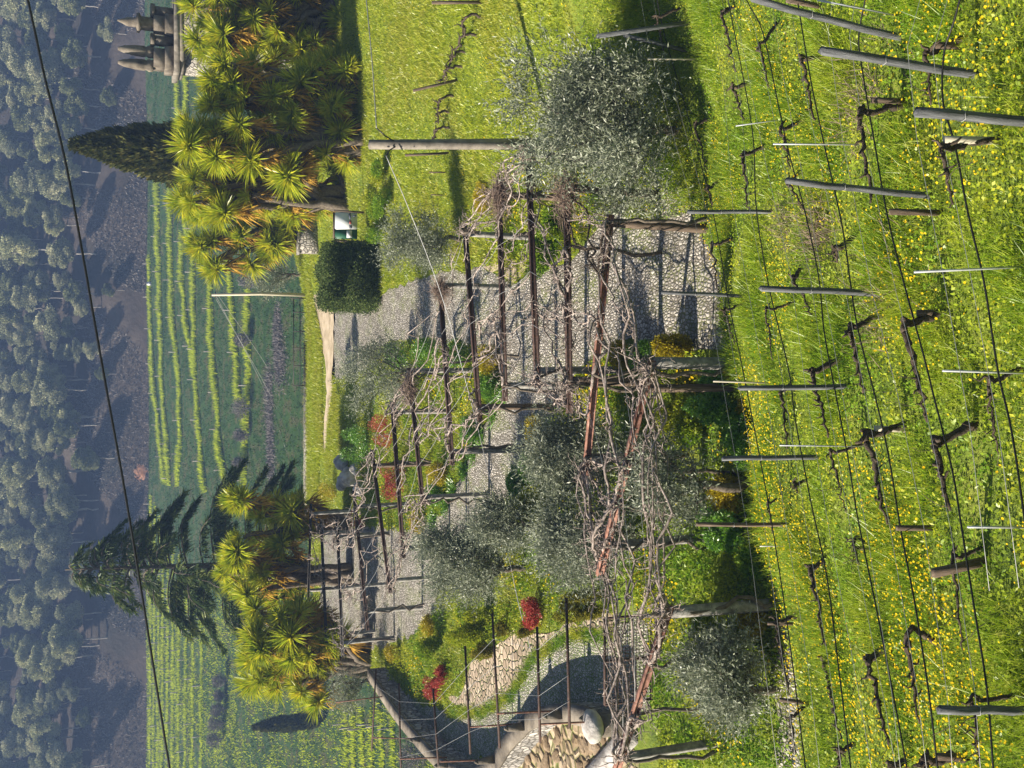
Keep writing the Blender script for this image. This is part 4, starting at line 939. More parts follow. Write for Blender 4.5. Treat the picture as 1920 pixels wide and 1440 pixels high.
yucca('outermost yucca left of the info board with heads over the field', (600, 430), heads([(372, 455), (410, 440), (395, 485), (450, 450), (470, 490), (505, 450), (500, 480), (535, 430), (470, 420)], 6, 8, .8))
yucca('yellow-tipped yucca beside the far pergola roof', (655, 1080), heads([(440, 1035), (430, 1065), (470, 1050), (450, 1095), (490, 1080), (475, 1110), (520, 1045), (540, 1090), (510, 1120)]), size=1.2)
yucca('large yucca hanging over the bent olive', (690, 1240), heads([(475, 1150), (520, 1150), (560, 1160), (475, 1190), (510, 1200), (540, 1190), (580, 1190), (470, 1230), (500, 1250), (540, 1235), (580, 1240), (480, 1270), (530, 1285), (570, 1290), (600, 1250), (555, 1145), (610, 1200)]), size=1.2)
yucca('shaded yucca left of the cedar trunk', (655, 980), heads([(450, 945), (480, 970), (520, 950), (540, 1000), (490, 1010), (455, 1000), (545, 965)]), size=1.2)

# cypress
def cypress(name, label, B, topz, r, n, leaf, mat='cypress'):
    root = empty(name, B, label, 'tree'); mb = MB(); hgt = topz - B[2]
    mb.tube([B, B + [0, 0, hgt * .5]], .22 * r, 8); mb.build('trunk', M['bark'], root, True)
    mb = MB(); t = rng.uniform(.04, 1, n) ** .8; prof = np.interp(t, [0, .08, .3, .6, .85, 1], [.55, .8, 1, .86, .48, .04])
    a = rng.uniform(0, 2 * math.pi, n); cell = rng.uniform(-1, 1, (11, 26)); lump = 1 + .10 * np.sin(3 * a + 9 * t) + .20 * cell[(a / 6.2832 * 11).astype(int) % 11, (t * 22 + 1.5 * np.sin(a * 3)).astype(int) % 26]
    q = r * prof * lump * rng.uniform(.72, 1.02, n)
    P = np.stack([B[0] + q * np.cos(a), B[1] + q * np.sin(a), B[2] + t * hgt], 1)
    D = unit(np.stack([np.cos(a) * .5, np.sin(a) * .5, np.full(n, 1.0)], 1) + rng.normal(size=(n, 3)) * .25)
    mb.leaves(P, D, leaf * rng.uniform(.6, 1.3, n), leaf * .4)
    zz = np.linspace(.05, .97, 14); mb.lathe(B, [(r * .62 * np.interp(z, [0, .08, .3, .6, .85, 1], [.55, .8, 1, .86, .48, .04]), z * hgt) for z in zz], 12)
    mb.build('crown', M[mat], root)
Yc = 74.0; cy = atY(141, 262, Yc); cypress('cypress', 'tall dark conical cypress rising behind the yuccas', np.array([cy[0] - .3, Yc, -1.0]), cy[2], 2.05, 15000, .5)
pB = gval(612, 1347); pT = atY(478, 1347, pB[1]); cypress('cypress', 'small dark columnar cypress standing alone in the lower field', np.array([pB[0], pB[1], pB[2]]), pT[2], 13 * mpp(pB), 5000, .55)

# cedar with layered drooping boughs
Yd = 78.0; top = atY(122, 1068, Yd); base = np.array([atY(400, 1073, Yd)[0], Yd, -9.0])
root = empty('cedar', base, 'tall dark cedar with drooping tiered boughs in front of the field', 'tree')
mb = MB(); mb.tube([base, base + (top - base) * .5, top], [.38, .25, .05], 8)
nd = MB(); hgt = top[2] - base[2]
for k in range(92):
    t = .36 + .62 * (k / 92); z0 = base + (top - base) * t; L = np.interp(t, [.36, .5, .62, .8, .93, 1], [7.2, 8.0, 6.0, 3.9, 2.3, .5]) * R.uniform(.7, 1.1)
    a = R.uniform(0, 2 * math.pi) if k % 3 else R.choice([0.2, math.pi - .2, -.2, math.pi + .2]); d = np.array([math.cos(a), math.sin(a), 0])
    pts = [z0, z0 + d * L * .35 + [0, 0, .35], z0 + d * L * .7 + [0, 0, .25], z0 + d * L + [0, 0, -.55 - .05 * L]]
    c_ = curve(pts, 14); mb.tube(c_, np.linspace(.075, .015, len(c_)), 5)
    n = int(165 * L / 2); u = rng.uniform(.08, 1, n) ** .7 * (len(c_) - 1.01); i = u.astype(int); P = c_[i] + (c_[i + 1] - c_[i]) * (u - i)[:, None]
    sd_ = np.array([-d[1], d[0], 0]); off = rng.normal(size=n) * .45 * (.35 + .65 * (1 - u / len(c_))); P = P + sd_ * off[:, None] + [0, 0, -.05] - np.array([0, 0, 1]) * (np.abs(off) * .3)[:, None]
    D = unit(d * .55 + sd_ * (np.sign(off) * .5)[:, None] + [0, 0, -.55] + rng.normal(size=(n, 3)) * .3)
    nd.leaves(P, D, rng.uniform(.3, .8, n), rng.uniform(.05, .11, n))
mb.build('trunk', M['bark'], root, True); nd.build('needles', M['cedar'], root)

# woodland on the far hill: a handful of kinds, then copies
def wood_tree(kind):
    hgt = [11, 13, 9.5, 12, 10.5, 14][kind]; w = [5.0, 5.4, 4.6, 5.8, 4.2, 4.8][kind]
    root = empty('woodland_tree', (0, 0, 0), 'hazy tree', 'tree'); mb = MB()
    fork = np.array([0, 0, hgt * .42]); ln = gnarl([(0, 0, -1.5), (0, 0, 0), fork], .03, 3); mb.tube(ln, np.linspace(.24, .17, len(ln)), 6); lob = []
    for k in range(14):
        d = unit(rng.normal(size=3)); p = np.array([0, 0, hgt * .70]) + d * np.array([w * .62, w * .62, hgt * .25]) * R.uniform(.6, 1.05)
        lob.append((p, np.array([w * .34, w * .34, hgt * .085]) * R.uniform(.7, 1.2)))
        if k < 8: g = gnarl([fork, p], .05, 4); mb.tube(g, np.linspace(.12, .04, len(g)), 5)
    mb.build('trunk', M['pale_bark'], root)
    cb = MB(); lobes_leaves(cb, lob, 7500, .46, .30, .5, .5); cb.build('crown', M[['wood_crown', 'wood_crown', 'wood_dark', 'wood_crown', 'wood_dark', 'wood_pale'][kind]], root); return root
kinds = [wood_tree(k) for k in range(6)]
spots = []
for row, Yr in enumerate(np.arange(275, 322, 5.7)):
    half = Yr * .392; nn = int(2 * half / 6.1)
    for k in range(nn):
        X = -half + 2 * half * (k + .5) / nn + R.uniform(-2.6, 2.6); Y = Yr + R.uniform(-3.0, 3.0)
        if row == 0 and R.random() < .5: continue
        
        spots.append((X, Y, row))
ROWT = ['straggling tree at the foot of the wooded hill', 'pale-trunked tree in the lowest woodland belt', 'hazy tree in the lower woodland', 'hazy tree in the middle woodland', 'hazy tree in the upper woodland', 'hazy blue tree high on the far hill']
used = set()
for (X, Y, row) in spots[:300]:
    k = R.randrange(6); src = kinds[k]; z = float(HV(X, Y)) - .3; lab = ROWT[min(5, row if row < 2 else (2 if row < 4 else 3 if row < 6 else 4 if row < 8 else 5))]
    s = R.uniform(.6, 1.12) * (.8 if row == 0 else 1)
    if k not in used:
        used.add(k); src.location = (X, Y, z); src['label'] = lab; src['group'] = lab.replace('tree', 'trees'); continue
    copy_thing(src, (X, Y, z), R.uniform(0, 6.28), (s, s, s * R.uniform(.9, 1.1)), lab, lab.replace('tree', 'trees'))
# undergrowth of the hill foot
mb = MB(); n = 60000; X = rng.uniform(-150, 150, n); Y = 268 + rng.exponential(12, n); P = np.stack([X, Y], 1); k = patchy(P, 14, 2) > .5; P = P[k]
G = np.column_stack([P, HV(P[:, 0], P[:, 1])]); mb.leaves(G, unit(rng.normal(size=(len(P), 3)) + [0, 0, 1.2]), rng.uniform(.3, 1.0, len(P)), .22)
tag(mb.build('scrub', M['bare_twig']), 'pale dry scrub along the foot of the wooded hill', 'scrub', kind='stuff')

# ------------------------------------------------------------------ valley vineyard
ROWS = [[(282, 480), (285, 600), (290, 700), (300, 800), (312, 905)], [(297, 300), (300, 480), (305, 640), (313, 800), (320, 910)], [(322, 300), (323, 480), (331, 640), (340, 780), (341, 830), (335, 910)],
    [(343, 440), (345, 520), (351, 600), (362, 660), (368, 700), (375, 780), (380, 860), (388, 920)], [(352, 120), (362, 400), (364, 480), (367, 640), (369, 700)], [(332, 120), (342, 300), (355, 440)],
    [(394, 480), (398, 560), (404, 690), (412, 790), (420, 870), (432, 925)], [(432, 480), (440, 600), (446, 660), (452, 745)], [(470, 515), (468, 600), (470, 680), (466, 780), (462, 905)]]
for q, v in enumerate((284, 291, 299, 307, 316, 326, 337, 350, 364, 380)): ROWS.append([(v + 1, 930 + 18 * q), (v, 1180), (v - 1, 1300), (v - 2, 1470)])
for q, v in enumerate((650, 664, 680, 697, 716, 738)): ROWS.append([(v, 1330), (v + 2, 1400), (v + 3, 1480)])
RL = ['top', 'second', 'third', 'fourth', 'fifth', 'short fifth', 'sixth', 'short seventh', 'lowest']
mbs = bpy.data.meshes.new('field_stake'); sm = MB(); sm.bar((0, 0, -.2), (0, 0, 1.9), .16, .16); stake_me = sm.mesh('field_stake'); stake_me.materials.append(M['pale_bark'])
for q, rw in enumerate(ROWS):
    P = np.array([gval(x, y) for x, y in rw]); c = curve(P, 60); seg = np.linalg.norm(np.diff(c, axis=0), axis=1); L = seg.sum(); cum = np.concatenate([[0], np.cumsum(seg)])
    n = int(L * (55 if q < 9 else 26)); s = rng.uniform(0, L, n); pts = np.stack([np.interp(s, cum, c[:, i]) for i in range(3)], 1) + rng.normal(size=(n, 3)) * [.28, .28, 0]
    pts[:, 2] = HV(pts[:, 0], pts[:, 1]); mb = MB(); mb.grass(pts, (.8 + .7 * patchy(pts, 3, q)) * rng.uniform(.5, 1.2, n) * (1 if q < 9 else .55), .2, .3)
    nm = ('%s bright sun-tinted grass strip across the shade-tinted valley vineyard' % RL[q]) if q < 9 else ('grass strip %s from the top in the sunlit valley vineyard' % ORD[q - 9] if q < 19 else 'grass strip %s from the top in the field beyond the parapet' % ORD[q - 19])
    tag(mb.build('sun_tinted_strip', M['sun_tinted_grass']), nm, 'grass strip', 'sun-tinted grass strips of the valley vineyard', 'stuff')  # sunlit terrace lips, drawn as grass of a brighter colour
    for s0 in np.arange(2, L, 8.2 if q < 9 else 9.5):
        p = [np.interp(s0 + R.uniform(-.6, .6), cum, c[:, i]) for i in range(3)]
        o = bpy.data.objects.new('field_stake', stake_me); C.objects.link(o); o.location = (p[0], p[1], float(HV(p[0], p[1]))); o.rotation_euler = (R.uniform(-.05, .05), R.uniform(-.05, .05), R.uniform(0, 1))
        tag(o, 'thin grey stake on the ' + nm.replace(' across', ' of').replace('bright ', '').replace(' in the sunlit valley vineyard', ', sunlit field').replace(' in the field beyond the parapet', ', parapet field'), 'stake', 'thin stakes on the ' + nm)
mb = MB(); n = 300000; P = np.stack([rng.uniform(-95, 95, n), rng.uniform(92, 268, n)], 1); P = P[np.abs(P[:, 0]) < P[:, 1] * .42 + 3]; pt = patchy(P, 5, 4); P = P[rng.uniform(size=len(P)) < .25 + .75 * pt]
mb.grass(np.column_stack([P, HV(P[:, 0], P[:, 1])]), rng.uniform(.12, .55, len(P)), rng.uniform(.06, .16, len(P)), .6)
tag(mb.build('shade_tinted_grass', M['shade_tinted_grass']), 'tufted grass coloured dark as shade between the rows of the valley vineyard', 'grass', kind='stuff')  # shade between the lips is put into this grass colour
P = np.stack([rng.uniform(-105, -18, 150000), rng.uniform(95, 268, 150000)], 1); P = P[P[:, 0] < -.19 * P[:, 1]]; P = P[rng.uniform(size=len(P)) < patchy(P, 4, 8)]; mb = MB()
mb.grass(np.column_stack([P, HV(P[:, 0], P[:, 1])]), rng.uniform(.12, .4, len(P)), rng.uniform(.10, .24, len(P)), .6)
tag(mb.build('meadow_grass', M['sun_tinted_grass']), 'meadow grass coloured bright as sunlit on the left part of the valley vineyard', 'grass', kind='stuff')  # full sun on this side is put into the grass colour
mb = MB(); A, B = gval(508, 600), gval(520, 700); n = 5000
for A, B, w, n in ((gval(520, 600), gval(528, 700), 1.6, 4200), (gval(505, 700), gval(512, 900), 1.5, 4500)):
    t = rng.uniform(size=(n, 1)); P = A + (B - A) * t + rng.normal(size=(n, 3)) * [w, w, 0]; P[:, 2] = HV(P[:, 0], P[:, 1]); mb.leaves(P, unit(rng.normal(size=(n, 3)) + [0, 0, .8]), rng.uniform(.3, .9, n), .13)
tag(mb.build('dry_brush', M['bare_twig']), 'grey-purple band of dry brush across the near part of the dark field', 'brush', kind='stuff')
BT = [((448, 512), (485, 542), 'bare round tree at the field edge nearest the pale olive'), ((440, 625), (470, 650), 'small bare tree between the two wire lines in the field'), ((436, 745), (468, 785), 'wider bare tree at the middle of the lowest field strip'),
    ((438, 805), (466, 826), 'bare tree right of the pair near the cedar'), ((436, 858), (460, 878), 'bare tree closest to the cedar'), ((398, 1262), (424, 1286), 'first bare tree past the cedar in the sunlit row'), ((402, 1294), (420, 1312), 'smallest bare tree in the sunlit row'),
    ((396, 1318), (422, 1340), 'third bare tree of the sunlit row'), ((390, 1343), (420, 1368), 'fourth bare tree of the sunlit row'), ((388, 1372), (416, 1398), 'last bare tree of the sunlit row'), ((752, 1390), (800, 1445), 'round grey bush tree just beyond the parapet')]
for (t, b, lab) in BT:
    ym = (t[1] + b[1]) / 2; B = gval(b[0] + 4, ym); tp = atY(t[0], ym, B[1]); hgt = tp[2] - B[2]; w = (b[1] - t[1]) / 2 * mpp(B)
    root = empty('bare_tree', B, lab, 'tree', 'small bare trees in the valley vineyard'); mb = MB(); mb.tube([B - [0, 0, .3], B + [0, 0, hgt * .5]], .12, 6)
    for k in range(16):
        d = unit(rng.normal(size=3) + [0, 0, .5]); p = B + [0, 0, hgt * .55] + d * [w * .8, w * .8, hgt * .4]; mb.tube(gnarl([B + [0, 0, hgt * .35], p], .08, 3), np.linspace(.07, .02, 4), 4)
    mb.build('trunk', M['pale_bark'], root); mb = MB(); lobes_leaves(mb, [(B + [0, 0, hgt * .58], np.array([w, w, hgt * .42]))], 900, .5, .09, .5, .35); mb.build('twigs', M['bare_twig'], root)
B = gval(283, 532); mb = MB(); mb.box((B[0], B[1], B[2] - .2), (.95, .95, .95), .3, .9); mb.box((B[0], B[1], B[2] + .75), (.7, .7, .2), .3)
tag(mb.build('water_tank', M['stake']), 'tiny pale blue-white tank at the far edge of the field', 'tank')
B = gval(268, 885); mb = MB(); us = np.linspace(-1, 1, 31); X, Y = np.meshgrid(B[0] + us * 2.8, B[1] + us * 2.2); q = np.hypot((X - B[0]) / 2.8, (Y - B[1]) / 2.2)
Z = HV(X, Y) + 0.9 * np.clip(1 - q - .25 * np.abs(np.sin(X * 1.7 + np.sin(Y * 2.1)) * np.cos(Y * 1.3)), -.4, 1) + rng.normal(size=X.shape) * .05; i, j = np.meshgrid(np.arange(30), np.arange(30)); i0 = (j * 31 + i).ravel()
mb.add(np.stack([X, Y, Z - .05], -1).reshape(-1, 3), np.stack([i0, i0 + 1, i0 + 32, i0 + 31], 1))
tag(mb.build('earth_bank', M['orange_earth']), 'patch of orange bare earth at the foot of the hill', 'earth bank')

# ------------------------------------------------------------------ poles, wires, board, walls
# concrete utility pole with climbing holes
B = onz(1075, 268); T = atY(692, 271, B[1]); root = empty('utility_pole', B, 'tall concrete utility pole with climbing holes behind the big olive', 'pole'); mb = MB()
hgt = T[2]; W0, W1 = .25, .185; ang = .75
mb.box((B[0], B[1], -.3), (W0, W0, hgt + .3), ang, W1 / W0, (T[0] - B[0], 0)); mb.build('shaft', M['concrete'], root)
for k in range(9):
    f = .45 + .058 * k; p = B + (T - B) * f; w = W0 + (W1 - W0) * f; nrm = np.array([-math.sin(ang + math.pi / 2 - math.pi / 2), 0, 0]); d = np.array([-math.cos(ang), -math.sin(ang), 0])
    mb = MB(); a = np.linspace(0, 2 * math.pi, 9)[:-1]; sd_ = np.array([-d[1], d[0], 0]); q = p + d * (w / 2 + .004)
    V = [q + sd_ * .03 * math.cos(t) + np.array([0, 0, .04 * math.sin(t)]) for t in a] + [q - d * .02 + sd_ * .03 * math.cos(t) + np.array([0, 0, .04 * math.sin(t)]) for t in a]
    mb.add(V, [tuple(range(8))] + [(i, (i + 1) % 8, 8 + (i + 1) % 8, 8 + i) for i in range(8)]); mb.build('climbing_hole', M['iron'], root)
i1 = atY(706, 240, B[1] - .2); i2 = atY(724, 292, B[1] - .2)
for q in (i1, i2):
    m_ = MB(); mid = B + (T - B) * .86; m_.tube([mid, (mid + q) / 2 + [0, 0, .08], q], .018, 6); m_.build('bracket', M['iron'], root)
def cable(name, pts, r, mat, label, cat='cable', group=None):
    mb = MB(); mb.tube(curve(pts, 60), r, 5); return tag(mb.build(name, mat, smooth=True), label, cat, group)
cable('power_line', [i1, atY(698, 120, B[1]), atY(686, -10, B[1] + .5), atY(672, -150, B[1] + 1)], .016, M['wire'], 'pale cable from the concrete pole to the upper right')
cable('power_line', [i2, atY(770, 400, B[1] + 1), atY(830, 560, B[1] + 2), atY(880, 740, B[1] + 3), atY(915, 880, B[1] + 3), atY(945, 1000, B[1] + 3), atY(972, 1130, B[1] + 3), atY(1000, 1240, B[1] + 3), atY(1012, 1330, B[1] + 3), atY(1022, 1480, B[1] + 3)], .013, M['wire'], 'thin pale cable sagging from the concrete pole across the pergola')
cable('overhead_cable', [atY(20, -110, 24), atY(52, 0, 24), atY(85, 150, 24), atY(122, 300, 24), atY(152, 460, 24), atY(180, 620, 24), atY(205, 760, 24), atY(232, 910, 24), atY(262, 1090, 24), atY(290, 1265, 24), atY(318, 1440, 24), atY(340, 1560, 24)], .028, M['hose'], 'thick black overhead cable slanting across the wooded hill')
# wooden pole at the terrace edge and its thin lines
B = onz(577, 553); T = atY(397, 553, B[1]); root = empty('utility_pole', B, 'thin pale wooden pole at the terrace edge in front of the valley', 'pole'); mb = MB()
mb.tube([B - [0, 0, .3], (B + T) / 2 + [.08, 0, 0], T], [.13, .11, .085], 8); mb.build('shaft', M['pale_wood'], root); mb = MB(); mb.bar(T + [-.25, 0, -.25], T + [.25, 0, -.25], .05, .06); mb.build('crossarm', M['iron'], root)
T2 = T - np.array([0, 0, .25])
for dx, e, lab in ((-.22, (575, 905), 'left'), (.0, (548, 880), 'middle'), (.22, (566, 820), 'right')):
    e3 = atY(e[0], e[1], 82); s3 = T2 + [dx, 0, 0]; cable('power_line', [s3, (s3 + e3) / 2 - [0, 0, .5], e3], .012, M['wire'], 'faint wire running down from the wooden pole, %s of three' % lab, group='faint wires from the wooden pole')
e3 = atY(375, 300, 90); cable('power_line', [T2, (T2 + e3) / 2 - [0, 0, .4], e3], .012, M['wire'], 'faint wire from the wooden pole towards the cypress')

# information board
A1 = onz(690, 397); Bd = A1[1]; root = empty('info_board', onz(690, 420), 'information board with white and green panel on posts before the yuccas', 'sign')
def bp(x, y, dy=0.0): return atY(x, y, Bd + dy)
for y in (395, 451):
    mb = MB(); a = bp(626, y); b = np.array([a[0], a[1], -.1]); mb.bar(b, a, .10, .10); mb.build('post', M['brown_wood'], root)
mb = MB(); mb.bar(bp(626, 398), bp(626, 448), .10, .08); mb.build('top_rail', M['brown_wood'], root)
def panel(name, x0, x1, y0, y1, dy, mat):
    a, b, c, d = bp(x0, y0, dy), bp(x0, y1, dy), bp(x1, y1, dy), bp(x1, y0, dy); V = [a, b, c, d] + [p + [0, .03, 0] for p in (a, b, c, d)]
    mb = MB(); mb.add(V, [(0, 1, 2, 3), (7, 6, 5, 4), (0, 4, 5, 1), (1, 5, 6, 2), (2, 6, 7, 3), (3, 7, 4, 0)]); return mb.build(name, mat, root)
panel('white_panel', 628, 670, 398, 430, -.03, M['board_white']); panel('green_panel', 628, 670, 430.3, 448, -.03, M['board_green'])
for (x0, x1, y0, y1, m) in ((655, 658, 399, 411, 'board_print'), (655, 659, 413, 420, 'board_red'), (655, 660, 422, 428, 'board_print'), (662, 668, 403, 406, 'board_print'), (650, 660, 432, 446, 'board_white'), (652, 656, 401, 403, 'board_print')):
    panel('printed_picture', x0, x1, y0, y1, -.045, M[m])
# small stone hut and wall by the board
Hb = onz(612, 458); mb = MB(); mb.box((Hb[0] + .6, Hb[1] + 1.0, 0), (2.2, .5, 1.5)); mb.box((Hb[0] + .6, Hb[1] + 1.0, 1.5), (2.4, .62, .14))
tag(mb.build('stone_wall', M['masonry']), 'short stone wall stub between the info board and the outermost yucca', 'wall')

# parapet round the curved path
PAR = [(690, 1262), (718, 1305), (742, 1340), (780, 1386), (818, 1426), (850, 1447), (890, 1452), (925, 1432), (950, 1395), (975, 1368), (995, 1350), (1030, 1340), (1062, 1338), (1095, 1344), (1112, 1352)]
pp = [onz(x, y, .9) for x, y in PAR]; pc = curve(pp, 170)
def strip(mb, c, w, z0, z1):
    t = np.gradient(c[:, :2], axis=0); t = unit(t); nrm = np.stack([-t[:, 1], t[:, 0]], 1); n = len(c); V = []
    for i in range(n):
        for s_, z in ((-1, z0), (1, z0), (1, z1), (-1, z1)): V.append((c[i, 0] + nrm[i, 0] * s_ * w / 2, c[i, 1] + nrm[i, 1] * s_ * w / 2, z))
    o = mb.n; mb.add(V, [(4 * i + k, 4 * i + (k + 1) % 4, 4 * i + 4 + (k + 1) % 4, 4 * i + 4 + k) for i in range(n - 1) for k in range(4)])
    mb.F.append(np.array([[3, 2, 1, 0]]) + o); mb.F.append(np.array([[4 * n - 4, 4 * n - 3, 4 * n - 2, 4 * n - 1]]) + o)
root = empty('parapet', pc[len(pc) // 2] * [1, 1, 0], 'curved stone parapet with coping around the outer bend of the path', 'wall')
mb = MB(); strip(mb, pc, .42, -3.5, .82); mb.build('wall', M['masonry'], root); mb = MB(); strip(mb, pc, .54, .823, .93); mb.build('coping', M['old_stone'], root)
for (x, y, hh) in ((1050, 1340, .42), (980, 1362, .5), (925, 1424, .55), (838, 1433, .4), (786, 1386, .3), (1112, 1345, .3)):
    p = onz(x, y, .93); mb = MB(); mb.box((p[0], p[1], .93), (.26, .26, hh), .4, .62); mb.box((p[0], p[1], .93 + hh), (.15, .15, .1), .4, .4); mb.build('merlon', M['old_stone'], root)
# iron frame above the parapet
root = empty('iron_trellis', pc[len(pc) // 2] * [1, 1, 0] + [0, 0, .93], 'bare rusty iron trellis frame standing on the curved parapet', 'trellis')
PIPES = [((923, 1148), (937, 1403)), ((1007, 1175), (1013, 1392)), ((1062, 1121), (1068, 1364)), ((872, 1211), (882, 1414)), ((812, 1291), (822, 1434)), ((748, 1281), (752, 1455)), ((705, 1255), (697, 1407))]
for a, b in PIPES: mb = MB(); mb.tube([onz(*a, 2.65), onz(*b, 2.65)], .035, 6); mb.build('pipe', M['dark_rust'], root, True)
for (t, b) in (((880, 1363), (980, 1357)), ((932, 1338), (1043, 1333)), ((1013, 1358), (1120, 1353)), ((698, 1383), (782, 1385)), ((630, 1317), (718, 1306)), ((750, 1423), (838, 1420)), ((826, 1428), (915, 1425))):
    p = onz(b[0], b[1], .9); q = atY(t[0], t[1], p[1]); mb = MB(); mb.tube([p, q], .028, 6); mb.build('post', M['rust'], root, True)
for f in (.2, .4, .6, .8):
    pts = [onz(*a, 2.69) * (1 - f) + onz(*b, 2.69) * f for a, b in sorted(PIPES, key=lambda t: t[0][0])]; mb = MB(); mb.tube(np.array(pts), .005, 4); mb.build('wire', M['wire'], root)
# gate of iron grid and its trough-like pillar
g0 = onz(1228, 1160); Yg = g0[1]
root = empty('iron_gate', onz(1228, 1240), 'rusty iron grid gate at the foot of the curved path', 'gate')
gt = atY(1134, 1160, Yg); gx0, gx1, gz = gt[0], atY(1134, 1322, Yg)[0], gt[2]
for a, b in (((gx0, gz), (gx1, gz)), ((gx0, .1), (gx1, .1)), ((gx0, .0), (gx0, gz)), ((gx1, .0), (gx1, gz)), (((gx0 + gx1) / 2, 0), ((gx0 + gx1) / 2, gz))):
    mb = MB(); mb.bar((a[0], Yg, a[1]), (b[0], Yg, b[1]), .05, .05); mb.build('frame_bar', M['dark_rust'], root)
mb = MB()
for x in np.linspace(gx0, gx1, 26)[1:-1]: mb.bar((x, Yg + .03, .1), (x, Yg + .03, gz), .012, .012)
for z in np.linspace(.1, gz, 14)[1:-1]: mb.bar((gx0, Yg + .045, z), (gx1, Yg + .045, z), .012, .012)
mb.build('grid', M['dark_rust'], root)
p = onz(1180, 1352); root = empty('stone_pillar', p, 'pale rounded stone pillar cap beside the iron gate', 'pillar'); mb = MB(); mb.box((p[0], p[1], -.8), (.55, .55, 1.7), .2); mb.build('shaft', M['old_stone'], root)
mb = MB(); mb.lathe((p[0], p[1], .9), [(.30, 0), (.42, .10), (.44, .24), (.32, .34), (.1, .38)], 14); mb.build('cap', M['rock'], root, True)
# outer retaining wall, rubble and rocks
mb = MB(); a, b = onz(1178, 1378, .2), onz(1090, 1475, .2); strip(mb, np.linspace(a, b, 6), .5, -3, .25); tag(mb.build('retaining_wall', M['rock']), 'pale sloping wall end at the left picture edge below the parapet', 'wall')
def boulder(p, s, mat, label, group=None):
    d = unit(rng.normal(size=(1, 3)))[0]; bm = bmesh.new(); bmesh.ops.create_icosphere(bm, subdivisions=3, radius=1.0)
    for v in bm.verts:
        n_ = v.co.normalized(); k = 1 + .22 * math.sin(3 * n_.x + d[0] * 9) * math.cos(2.5 * n_.y + d[1] * 7) + R.uniform(-.08, .08); v.co = Vector((n_.x * s[0] * k, n_.y * s[1] * k, n_.z * s[2] * k))
    me = bpy.data.meshes.new('boulder'); bm.to_mesh(me); bm.free(); me.materials.append(M[mat]); o = bpy.data.objects.new('boulder', me); C.objects.link(o); o.location = Vector([float(t) for t in p]); o.rotation_euler = (0, 0, R.uniform(0, 6)); tag(o, label, 'rock', group)
for (x, y, s, lab) in ((640, 868, .62, 'tall pale rock at the top of the rock pile'), (655, 895, .75, 'largest pale rock in the pile beside the clipped yellow block'), (672, 915, .5, 'low pale rock nearest the far pergola'), (640, 905, .5, 'grey rock wedged behind the pile'), (668, 880, .5, 'pale rock next to the spreading green shrub')):
    p = onz(x + 8, y); boulder(p + [0, 0, .3 * s], (s, .8 * s, .75 * s), 'rock', lab, 'pale rocks beside the far pergola')
for k in range(30):
    x, y = R.uniform(985, 1135), R.uniform(1372, 1450); p = onz(x, y, 0); s = R.uniform(.07, .2); boulder(p + [0, 0, s * .2], (s * 1.5, s, s * .32), 'warm_rock', 'warm brown loose stone on the rubble outside the parapet', 'loose stones outside the parapet')
# railing and low wall at the far terrace edge
root = empty('metal_railing', onz(577, 650), 'low dark railing along the far terrace edge', 'railing'); Yr = 69.0
ys = [560, 586, 622, 653, 686, 723]
for y in ys:
    p = atY(577, y, Yr); mb = MB(); mb.bar((p[0], Yr, -.1), (p[0], Yr, 1.0), .06, .06); mb.build('post', M['iron'], root)
for z in (.55, .98):
    a, b = atY(577, 560, Yr), atY(577, 723, Yr); mb = MB(); mb.bar((a[0], Yr, z), (b[0], Yr, z), .05, .05); mb.build('rail', M['iron'], root)
a, b = atY(577, 640, Yr + .2), atY(577, 965, Yr + .2); mb = MB(); mb.box(((a[0] + b[0]) / 2, Yr + .2, -1), (abs(a[0] - b[0]), .35, 1.25)); tag(mb.build('edge_wall', M['masonry']), 'long low stone wall closing the far terrace edge', 'wall')
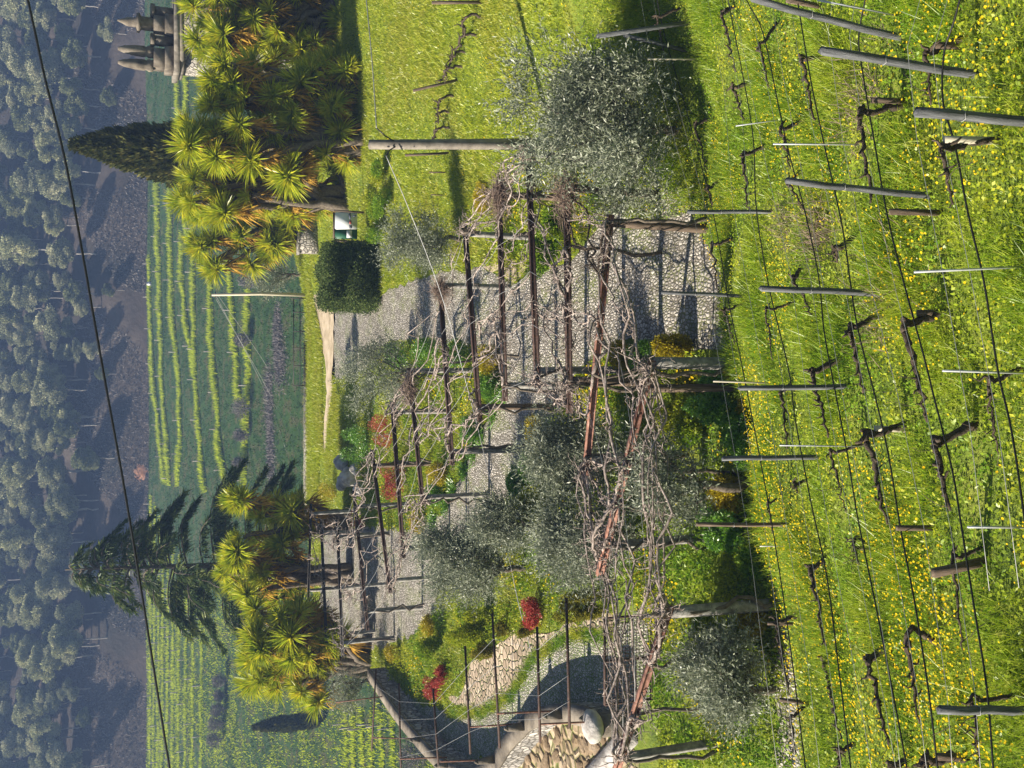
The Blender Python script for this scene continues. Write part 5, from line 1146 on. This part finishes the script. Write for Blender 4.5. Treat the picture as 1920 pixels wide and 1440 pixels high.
# arched wall piece with coping next to the rocks
# stone gateway with pinnacles behind the corner yucca
Yg = 66.0; root = empty('stone_gateway', np.array([atY(400, 60, Yg)[0], Yg, 0]), 'old stone gateway with cornice and two pinnacles behind the corner yucca', 'gateway')
x0, x1 = atY(400, 132, Yg)[0], atY(400, -60, Yg)[0]; zc = atY(345, 60, Yg)[2]; z1 = atY(326, 60, Yg)[2]
mb = MB(); mb.box(((x0 + x1) / 2, Yg + .9, -1), (x1 - x0, 1.8, zc + 1)); mb.build('wall', M['masonry'], root)
mb = MB(); mb.box(((x0 + x1) / 2, Yg + .9, zc), (x1 - x0 + .5, 2.3, (z1 - zc) * .45)); mb.box(((x0 + x1) / 2, Yg + .9, zc + (z1 - zc) * .45), (x1 - x0 + .85, 2.7, (z1 - zc) * .55)); mb.build('cornice', M['concrete'], root)
for y, w, sp in ((110, .75, 2), (45, .62, 1)):
    px = atY(326, y, Yg)[0]; zt = atY(220, y, Yg)[2]; h_ = zt - z1
    mb = MB(); mb.box((px, Yg + .6, z1), (w * 1.9, w * 1.9, h_ * .16)); mb.box((px, Yg + .6, z1 + h_ * .16), (w * 1.5, w * 1.5, h_ * .20)); mb.build('pedestal', M['old_stone'], root)
    if sp == 2:
        for dx in (-.42, .42):
            mb = MB(); mb.lathe((px + dx, Yg + .6, z1 + h_ * .36), [(.36, 0), (.40, h_ * .08), (.30, h_ * .13), (.36, h_ * .17), (.33, h_ * .34), (.24, h_ * .52), (.10, h_ * .63)], 10); mb.build('pinnacle', M['old_stone'], root)
    else:
        mb = MB(); mb.lathe((px, Yg + .6, z1 + h_ * .36), [(.42, 0), (.42, h_ * .22), (.62, h_ * .25), (.62, h_ * .29), (.30, h_ * .32), (.28, h_ * .46), (.14, h_ * .56), (.04, h_ * .64)], 12); mb.build('pinnacle', M['old_stone'], root)
for k, y in enumerate((20, 75)):
    px = atY(330, y, Yg)[0]; mb = MB(); mb.box((px, Yg + .6, z1), (.5, .5, 1.1)); mb.box((px, Yg + .6, z1 + 1.1), (.7, .7, .25)); mb.build('balustrade_block', M['old_stone'], root)

# ------------------------------------------------------------------ valley haze
m, nt, out = _new('haze'); pv = nt.nodes.new('ShaderNodeVolumePrincipled')
pv.inputs['Color'].default_value = (0.36, 0.55, 1.0, 1); pv.inputs['Density'].default_value = 0.00055; pv.inputs['Anisotropy'].default_value = 0.0
nt.links.new(pv.outputs[0], out.inputs['Volume'])
mb = MB(); mb.box((0, 205, -45), (700, 430, 160)); tag(mb.build('haze', m), kind='stuff')
